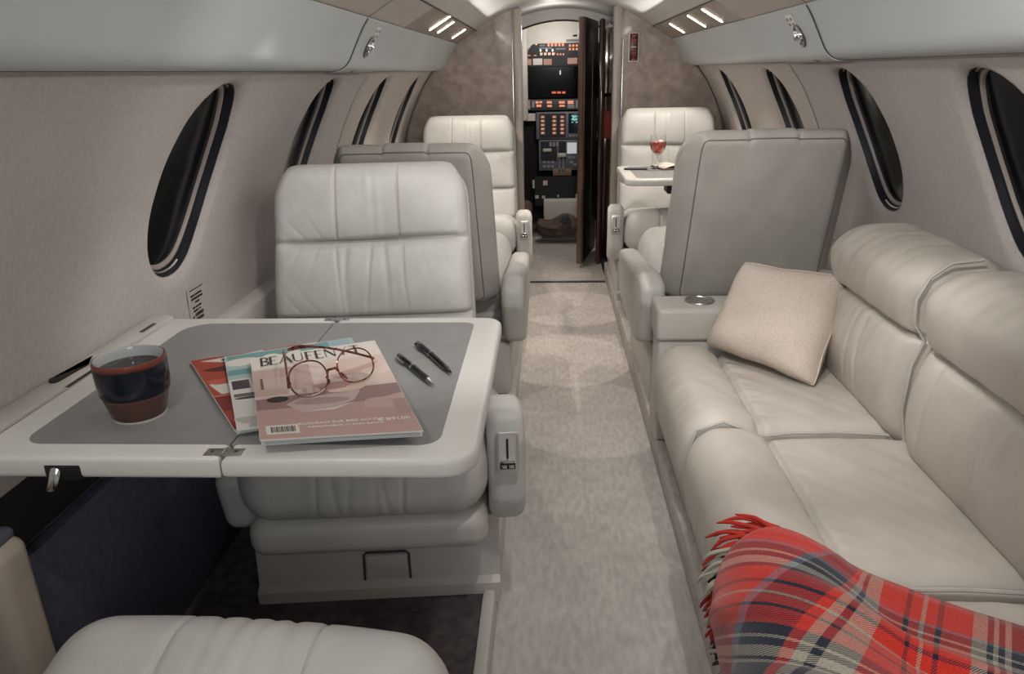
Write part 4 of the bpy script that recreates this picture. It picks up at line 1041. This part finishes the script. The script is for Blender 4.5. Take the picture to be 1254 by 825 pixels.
ch_ = MB().lathe([(.041, -.0005), (.043, .001), (.042, .0035), (.038, .003), (.0365, -.0001), (.036, -.001)], 32, (.352, 2.055, .4975)); ch_.lathe([(.036, .0006), (.0345, .0004), (.025, -.0000), (0, -.0000)], 32, (.352, 2.055, .4978))
obj('cup_holder', ch_, STEEL, cn)

# pillow
cr4 = {'bl': Vector((.358, 1.940, .406)), 'br': Vector((.570, 1.700, .388)), 'tr': Vector((.700, 1.868, .617)), 'tl': Vector((.447, 1.955, .634))}
nrm = (cr4['br']-cr4['bl']).cross(cr4['tl']-cr4['bl']).normalized()
pl = MB()
def pf(side):
    def f(u, v):
        a, b = 2*u-1, 2*v-1
        pin = .030*(a*a*(1-b*b)*np.sign(a)*-1); pin2 = .030*(b*b*(1-a*a)*np.sign(b)*-1)
        cr_k = .012*(abs(a)*abs(b))**7-.012; wob_ = .006*math.sin(b*6+1.3)*abs(a)**6*(1-b*b); wob2 = .006*math.sin(a*7+.4)*abs(b)**6*(1-a*a)
        uu = min(max(u+pin*.9-cr_k*np.sign(a)+wob_, -.05), 1.05); vv = min(max(v+pin2*.9-cr_k*np.sign(b)+wob2, -.05), 1.05)
        p = (cr4['bl']*(1-uu)+cr4['br']*uu)*(1-vv)+(cr4['tl']*(1-uu)+cr4['tr']*uu)*vv
        th = .070*((1-a**4)*(1-b**4))**.5+(.005*math.sin(u*9+v*5)+.003*math.sin(v*17-u*6))*(1-a*a)*(1-b*b)
        return tuple(p+nrm*(side*th+.002*side))
    return f
pl.grid(pf(1), 48, 48); pl.grid(pf(-1), 48, 48)
for e in (0, 1):
    pl.grid(lambda u, v: pf(1)(u, e) if v else pf(-1)(u, e), 48, 1); pl.grid(lambda u, v: pf(1)(e, u) if v else pf(-1)(e, u), 48, 1)
pw = thing('throw_pillow', 'cream woven square pillow propped on the far end of the divan', 'pillow', (0, 0, 0))
obj('cover', pl, textured('cream_boucle', (.57, .49, .43), (.66, .575, .51), 230, .95, 1.0, 230, detail=5, spec=.1), pw, ang=80)
ed = []
for k in range(49): ed.append(pf(0)(k/48, 0))
for k in range(1, 49): ed.append(pf(0)(1, k/48))
for k in range(1, 49): ed.append(pf(0)(1-k/48, 1))
for k in range(1, 48): ed.append(pf(0)(0, 1-k/48))
obj('seam', MB().tube(ed, .0024, 6, True), simple('cream_piping', (.62, .53, .46), .9), pw)

# plaid blanket over the front roll and the seat
cp = smooth_poly([(.258, .05), (.240, .13), (.222, .20), (.207, .28), (.206, .33), (.222, .375), (.255, .402), (.30, .412), (.345, .398), (.386, .378), (.46, .382), (.56, .384), (.66, .384), (.70, .39)], 2)
ca = np.concatenate([[0], np.cumsum([math.hypot(b[0]-a[0], b[1]-a[1]) for a, b in zip(cp[:-1], cp[1:])])])
def cpf(s): return float(np.interp(s, ca, [p[0] for p in cp])), float(np.interp(s, ca, [p[1] for p in cp]))
BW = .66; BH = .48
PT = .425   # arc position of the fringe corner on top of the roll
def blk_sy(u, v):
    w = ss(u, 0, .17); v2 = v*BH
    ds = v2*((1-w)*-1.0+w*-.50); dy = v2*((1-w)*-.12+w*-.86)
    s = PT+ds+.84*u; y = 1.030+dy-.53*u-.14*u*u+.008*math.sin(v*15)*(1-w)
    return s, y
def blk_at(s, y, lift):
    x, z = cpf(min(max(s, 0), ca[-1]))
    if s > ca[-1]: x += (s-ca[-1])*.3; z += (s-ca[-1])*.9
    if s < 0: z += s
    s_ = min(max(s, .01), ca[-1]-.01); x2, z2 = cpf(s_+.01); x1, z1 = cpf(s_-.01); tx, tz = x2-x1, z2-z1; l = math.hypot(tx, tz) or 1
    return (x-tz/l*lift, y, z+tx/l*lift)
def blk(u, v):
    u = u*BW; s, y = blk_sy(u, v)
    fold = .010*math.sin(v*19+u*5+1.1*math.sin(u*7))+.006*math.sin(v*34-u*12)
    lift = .010+.007*ss(v, 0, .05)+max(0, fold)*1.2*ss(v, .02, .2)*(.25+.75*ss(u, 0, .2))+.004*math.sin(u*20+v*5)*ss(u, .0, .1)
    return blk_at(s, y, lift)
def tartan():
    m, nt, b = new_mat('tartan_wool'); N = nt.nodes; L = nt.links
    uv = N.new('ShaderNodeAttribute'); uv.attribute_name = 'weave'
    sp = N.new('ShaderNodeSeparateXYZ'); L.new(uv.outputs['Vector'], sp.inputs[0])
    RED, DK, NV, CRM, PINK, BL = (.60, .04, .026), (.17, .016, .015), (.016, .020, .040), (.40, .37, .30), (.42, .13, .10), (.14, .17, .23)
    def stripes(sock, seq, period, off):
        mt = N.new('ShaderNodeMath'); mt.operation = 'MULTIPLY_ADD'; mt.inputs[1].default_value = 1/period; mt.inputs[2].default_value = off; L.new(sock, mt.inputs[0])
        fr = N.new('ShaderNodeMath'); fr.operation = 'FRACT'; L.new(mt.outputs[0], fr.inputs[0])
        cr = N.new('ShaderNodeValToRGB'); cr.color_ramp.interpolation = 'CONSTANT'; E = cr.color_ramp.elements
        tot = sum(w for w, c in seq); p = 0
        for k, (w, c) in enumerate(seq):
            e = E[0] if k == 0 else (E[1] if k == 1 else E.new(p/tot)); e.position = p/tot; e.color = (*c, 1); p += w
        L.new(fr.outputs[0], cr.inputs[0]); return cr.outputs[0]
    # across the fringe direction (stripes running along u vary with v) and along u
    sv = stripes(sp.outputs[1], [(20, RED), (1.5, BL), (4, NV), (1.4, CRM), (3, NV), (3.5, CRM), (2, NV), (7, RED), (1.5, NV), (5, RED), (1.2, CRM), (5, RED), (1.5, NV), (7, RED), (5, NV), (1.4, CRM), (3, NV), (4, CRM), (1.5, NV), (1.5, CRM), (5, NV), (2, BL)], .0036*86.8, .0)
    su = stripes(sp.outputs[0], [(22, RED), (2, BL), (9, NV), (2, RED), (2, CRM), (1.6, NV), (5, CRM), (10, RED), (2, NV), (4, RED), (1.6, CRM), (4, RED), (2, NV), (10, RED), (5, CRM), (2, NV), (1.6, CRM), (2, NV), (2, CRM), (11, NV), (2.5, BL)], .0034*103.3, .0)
    # twill: which of warp / weft shows
    ad = N.new('ShaderNodeMath'); ad.operation = 'ADD'; L.new(sp.outputs[0], ad.inputs[0]); L.new(sp.outputs[1], ad.inputs[1])
    m2 = N.new('ShaderNodeMath'); m2.operation = 'MULTIPLY'; m2.inputs[1].default_value = 300; L.new(ad.outputs[0], m2.inputs[0])
    f2 = N.new('ShaderNodeMath'); f2.operation = 'FRACT'; L.new(m2.outputs[0], f2.inputs[0])
    g2 = N.new('ShaderNodeMath'); g2.operation = 'GREATER_THAN'; g2.inputs[1].default_value = .5; L.new(f2.outputs[0], g2.inputs[0])
    sf = N.new('ShaderNodeMapRange'); sf.inputs[3].default_value = .12; sf.inputs[4].default_value = .88; L.new(g2.outputs[0], sf.inputs[0])
    mx = N.new('ShaderNodeMix'); mx.data_type = 'RGBA'; L.new(sf.outputs[0], mx.inputs[0]); L.new(sv, mx.inputs[6]); L.new(su, mx.inputs[7])
    tc = N.new('ShaderNodeTexCoord'); nz = N.new('ShaderNodeTexNoise'); nz.inputs['Scale'].default_value = 420; nz.inputs['Detail'].default_value = 3; L.new(tc.outputs['Object'], nz.inputs[0])
    mr = N.new('ShaderNodeMapRange'); mr.inputs[1].default_value = .3; mr.inputs[2].default_value = .7; mr.inputs[3].default_value = .72; mr.inputs[4].default_value = 1.10; L.new(nz.outputs[0], mr.inputs[0])
    m9 = N.new('ShaderNodeMix'); m9.data_type = 'RGBA'; m9.blend_type = 'MULTIPLY'; m9.inputs[0].default_value = 1; L.new(mx.outputs[2], m9.inputs[6]); L.new(mr.outputs[0], m9.inputs[7])
    L.new(m9.outputs[2], b.inputs['Base Color']); b.inputs['Roughness'].default_value = .95; b.inputs['Specular IOR Level'].default_value = .1
    b.inputs['Sheen Weight'].default_value = .25
    bp_ = N.new('ShaderNodeBump'); bp_.inputs['Strength'].default_value = .5; bp_.inputs['Distance'].default_value = .001; L.new(f2.outputs[0], bp_.inputs['Height']); L.new(bp_.outputs[0], b.inputs['Normal'])
    return m
TARTAN = tartan()
bt = thing('plaid_blanket', 'red tartan wool blanket with fringe draped over the near end of the divan', 'blanket', (0, 0, 0))
NU, NV_ = 110, 130
me = bpy.data.meshes.new('cloth'); V = [blk(i/NU, j/NV_) for i in range(NU+1) for j in range(NV_+1)]; w = NV_+1
me.from_pydata(V, [], [[i*w+j, (i+1)*w+j, (i+1)*w+j+1, i*w+j+1] for i in range(NU) for j in range(NV_)])
at_ = me.attributes.new('weave', 'FLOAT_VECTOR', 'POINT')
for i in range(NU+1):
    for j in range(NV_+1): at_.data[i*w+j].vector = (i/NU*BW, j/NV_*BH, 0)
me.materials.append(TARTAN); me.shade_smooth()
o = bpy.data.objects.new('cloth', me); COL.objects.link(o); o.parent = bt
md = o.modifiers.new('thick', 'SOLIDIFY'); md.thickness = .005; md.offset = -1
frm = [simple('fringe_red', (.50, .035, .022), .95), simple('fringe_cream', (.46, .44, .37), .95), simple('fringe_navy', (.02, .022, .04), .95), simple('fringe_dark_red', (.28, .02, .016), .95)]
NT_ = 84
for k in range(NT_):
    v = .004+.985*k/(NT_-1); p = Vector(blk(0, v)); q = Vector(blk(.03, v))
    pos = (v*BH/.0036) % 86.8
    c = 0
    if 20 < pos < 36: c = (1, 2, 1, 3, 1)[k % 5]
    elif 33 <= pos < 37: c = (2, 1)[k % 2]
    elif 43 < pos < 46 or 55 < pos < 58: c = 3
    elif 48 < pos < 53: c = (0, 1, 0)[k % 3]
    elif pos > 63: c = random.choice((1, 2, 3))
    elif random.random() < .2: c = 3
    Ln = random.uniform(.050, .078); aw = math.radians(random.uniform(-28, 26)+22*(1-v)); s0, y0 = blk_sy(0, v); P = []
    fl_ = random.uniform(.006, .013)
    for i in range(8):
        t = i/7; ds = -Ln*t*(.55*math.cos(aw)+.35*math.sin(aw)+.25*t); dy = Ln*t*(.80*math.cos(aw)-.35*math.sin(aw))
        P.append(Vector(blk_at(s0+ds, y0+dy, fl_+.016*t*(1+.5*math.sin(k*2.3))+.0016*math.sin(t*9+k))))
    P[0] = p.lerp(q, .3)
    obj('tassel', MB().tube(P, [.0028, .0033, .0036, .0033, .0037, .0034, .0030, .0014], 6), frm[c], bt)

# ------------------------------------------------------------------ light
def spot(name, loc, tgt, power, size, blend, rad, col):
    l = bpy.data.lights.new(name, 'SPOT'); l.energy = power; l.spot_size = math.radians(size); l.spot_blend = blend; l.shadow_soft_size = rad; l.color = col
    o = bpy.data.objects.new(name, l); COL.objects.link(o); o.location = loc
    o.rotation_euler = (Vector(tgt)-Vector(loc)).to_track_quat('-Z', 'Y').to_euler(); return o
def area(name, loc, tgt, power, sx, sy, col):
    l = bpy.data.lights.new(name, 'AREA'); l.shape = 'RECTANGLE'; l.size = sx; l.size_y = sy; l.energy = power; l.color = col
    o = bpy.data.objects.new(name, l); COL.objects.link(o); o.location = loc
    o.rotation_euler = (Vector(tgt)-Vector(loc)).to_track_quat('-Z', 'Y').to_euler(); return o
WARM = (1, .90, .80); NEUT = (1, .97, .93); COOL = (.90, .97, 1)
# reading lamps along the ceiling panels
for x, y, pw_, tx in ((-.49, .45, 4, -.42), (.28, .60, 10, .34), (-.49, 1.50, 4, -.5), (.28, 1.40, 9, .36), (-.49, 3.2, 13.5, -.40), (.49, 3.2, 13.5, .40), (-.49, 3.72, 10.5, -.40), (.49, 3.72, 10.5, .40)):
    spot('reading_lamp', (x, y, 1.305), (tx, y+.02, .3), pw_, 68 if x == .28 else 100, .6 if x == .28 else .35, .016, WARM if y > 2 else NEUT)
for y, pw_, tx in ((1.95, 13, .06), (2.50, 17, -.02), (3.2, 18, .03)):  # narrow spots added to throw bright patches on the carpet
    spot('aisle_patch_spot', (0, y, 1.46), (tx, y+.35, 0), pw_, 22, .12, .008, WARM)
# ceiling lamp, coves and added fill lights
spot('dome_spot', (.02, .85, 1.44), (-.38, 1.95, .6), 11.5, 95, .5, .025, NEUT)
spot('dome_spot', (.05, .65, 1.44), (.55, 2.2, .7), 24, 75, .5, .025, NEUT)  # added spot, brightens the rear of the right-hand seat
area('ceiling_fill', (0, -.5, 1.45), (0, .2, .2), 11, .5, .8, COOL)  # added soft fill from behind the camera, no fitting there
for sg in (-1, 1): area('cove_light', (sg*.375, 1.8, 1.340), (-sg*.20, 1.8, 1.475), 6.5, 4.3, .03, NEUT)
pl_ = bpy.data.lights.new('lobby_fill', 'POINT'); pl_.energy = 1.6; pl_.shadow_soft_size = .03; pl_.color = NEUT  # added point light to brighten the lobby ceiling and header
po2 = bpy.data.objects.new('lobby_fill', pl_); COL.objects.link(po2); po2.location = (-.05, 4.5, 1.36)
pl3 = bpy.data.lights.new('cockpit_fill', 'POINT'); pl3.energy = 2.4; pl3.shadow_soft_size = .03; pl3.color = NEUT  # added point light to brighten the cream cockpit liner
po3 = bpy.data.objects.new('cockpit_fill', pl3); COL.objects.link(po3); po3.location = (-.05, 5.12, 1.44)
spot('lobby_lamp', (0, 4.55, 1.42), (0, 4.75, 0), 7, 130, .6, .03, WARM)
spot('cockpit_lamp', (-.05, 5.02, 1.45), (0, 5.35, .9), 3.0, 110, .6, .03, NEUT)
w_ = bpy.data.worlds.new('night'); w_.use_nodes = True; w_.node_tree.nodes['Background'].inputs[0].default_value = (.02, .022, .03, 1); w_.node_tree.nodes['Background'].inputs[1].default_value = .3
SC.world = w_

# ------------------------------------------------------------------ camera and view
cam = bpy.data.cameras.new('camera'); cam.sensor_width = 36; cam.lens = 900/1254*36; cam.clip_start = .02
co = bpy.data.objects.new('camera', cam); COL.objects.link(co)
yaw, pitch, roll = 0.05445648529, 0.34597976824, -0.022
Rm = Matrix.Rotation(yaw, 3, 'Z') @ Matrix.Rotation(PI/2-pitch, 3, 'X') @ Matrix.Rotation(roll, 3, 'Z')
co.matrix_world = Matrix.Translation((-.08, 0, 1.13)) @ Rm.to_4x4()
SC.camera = co
vs = SC.view_settings; vs.view_transform = 'Standard'; vs.look = 'None'; vs.gamma = 1; vs.exposure = 0; vs.use_curve_mapping = False
SC.render.film_transparent = False
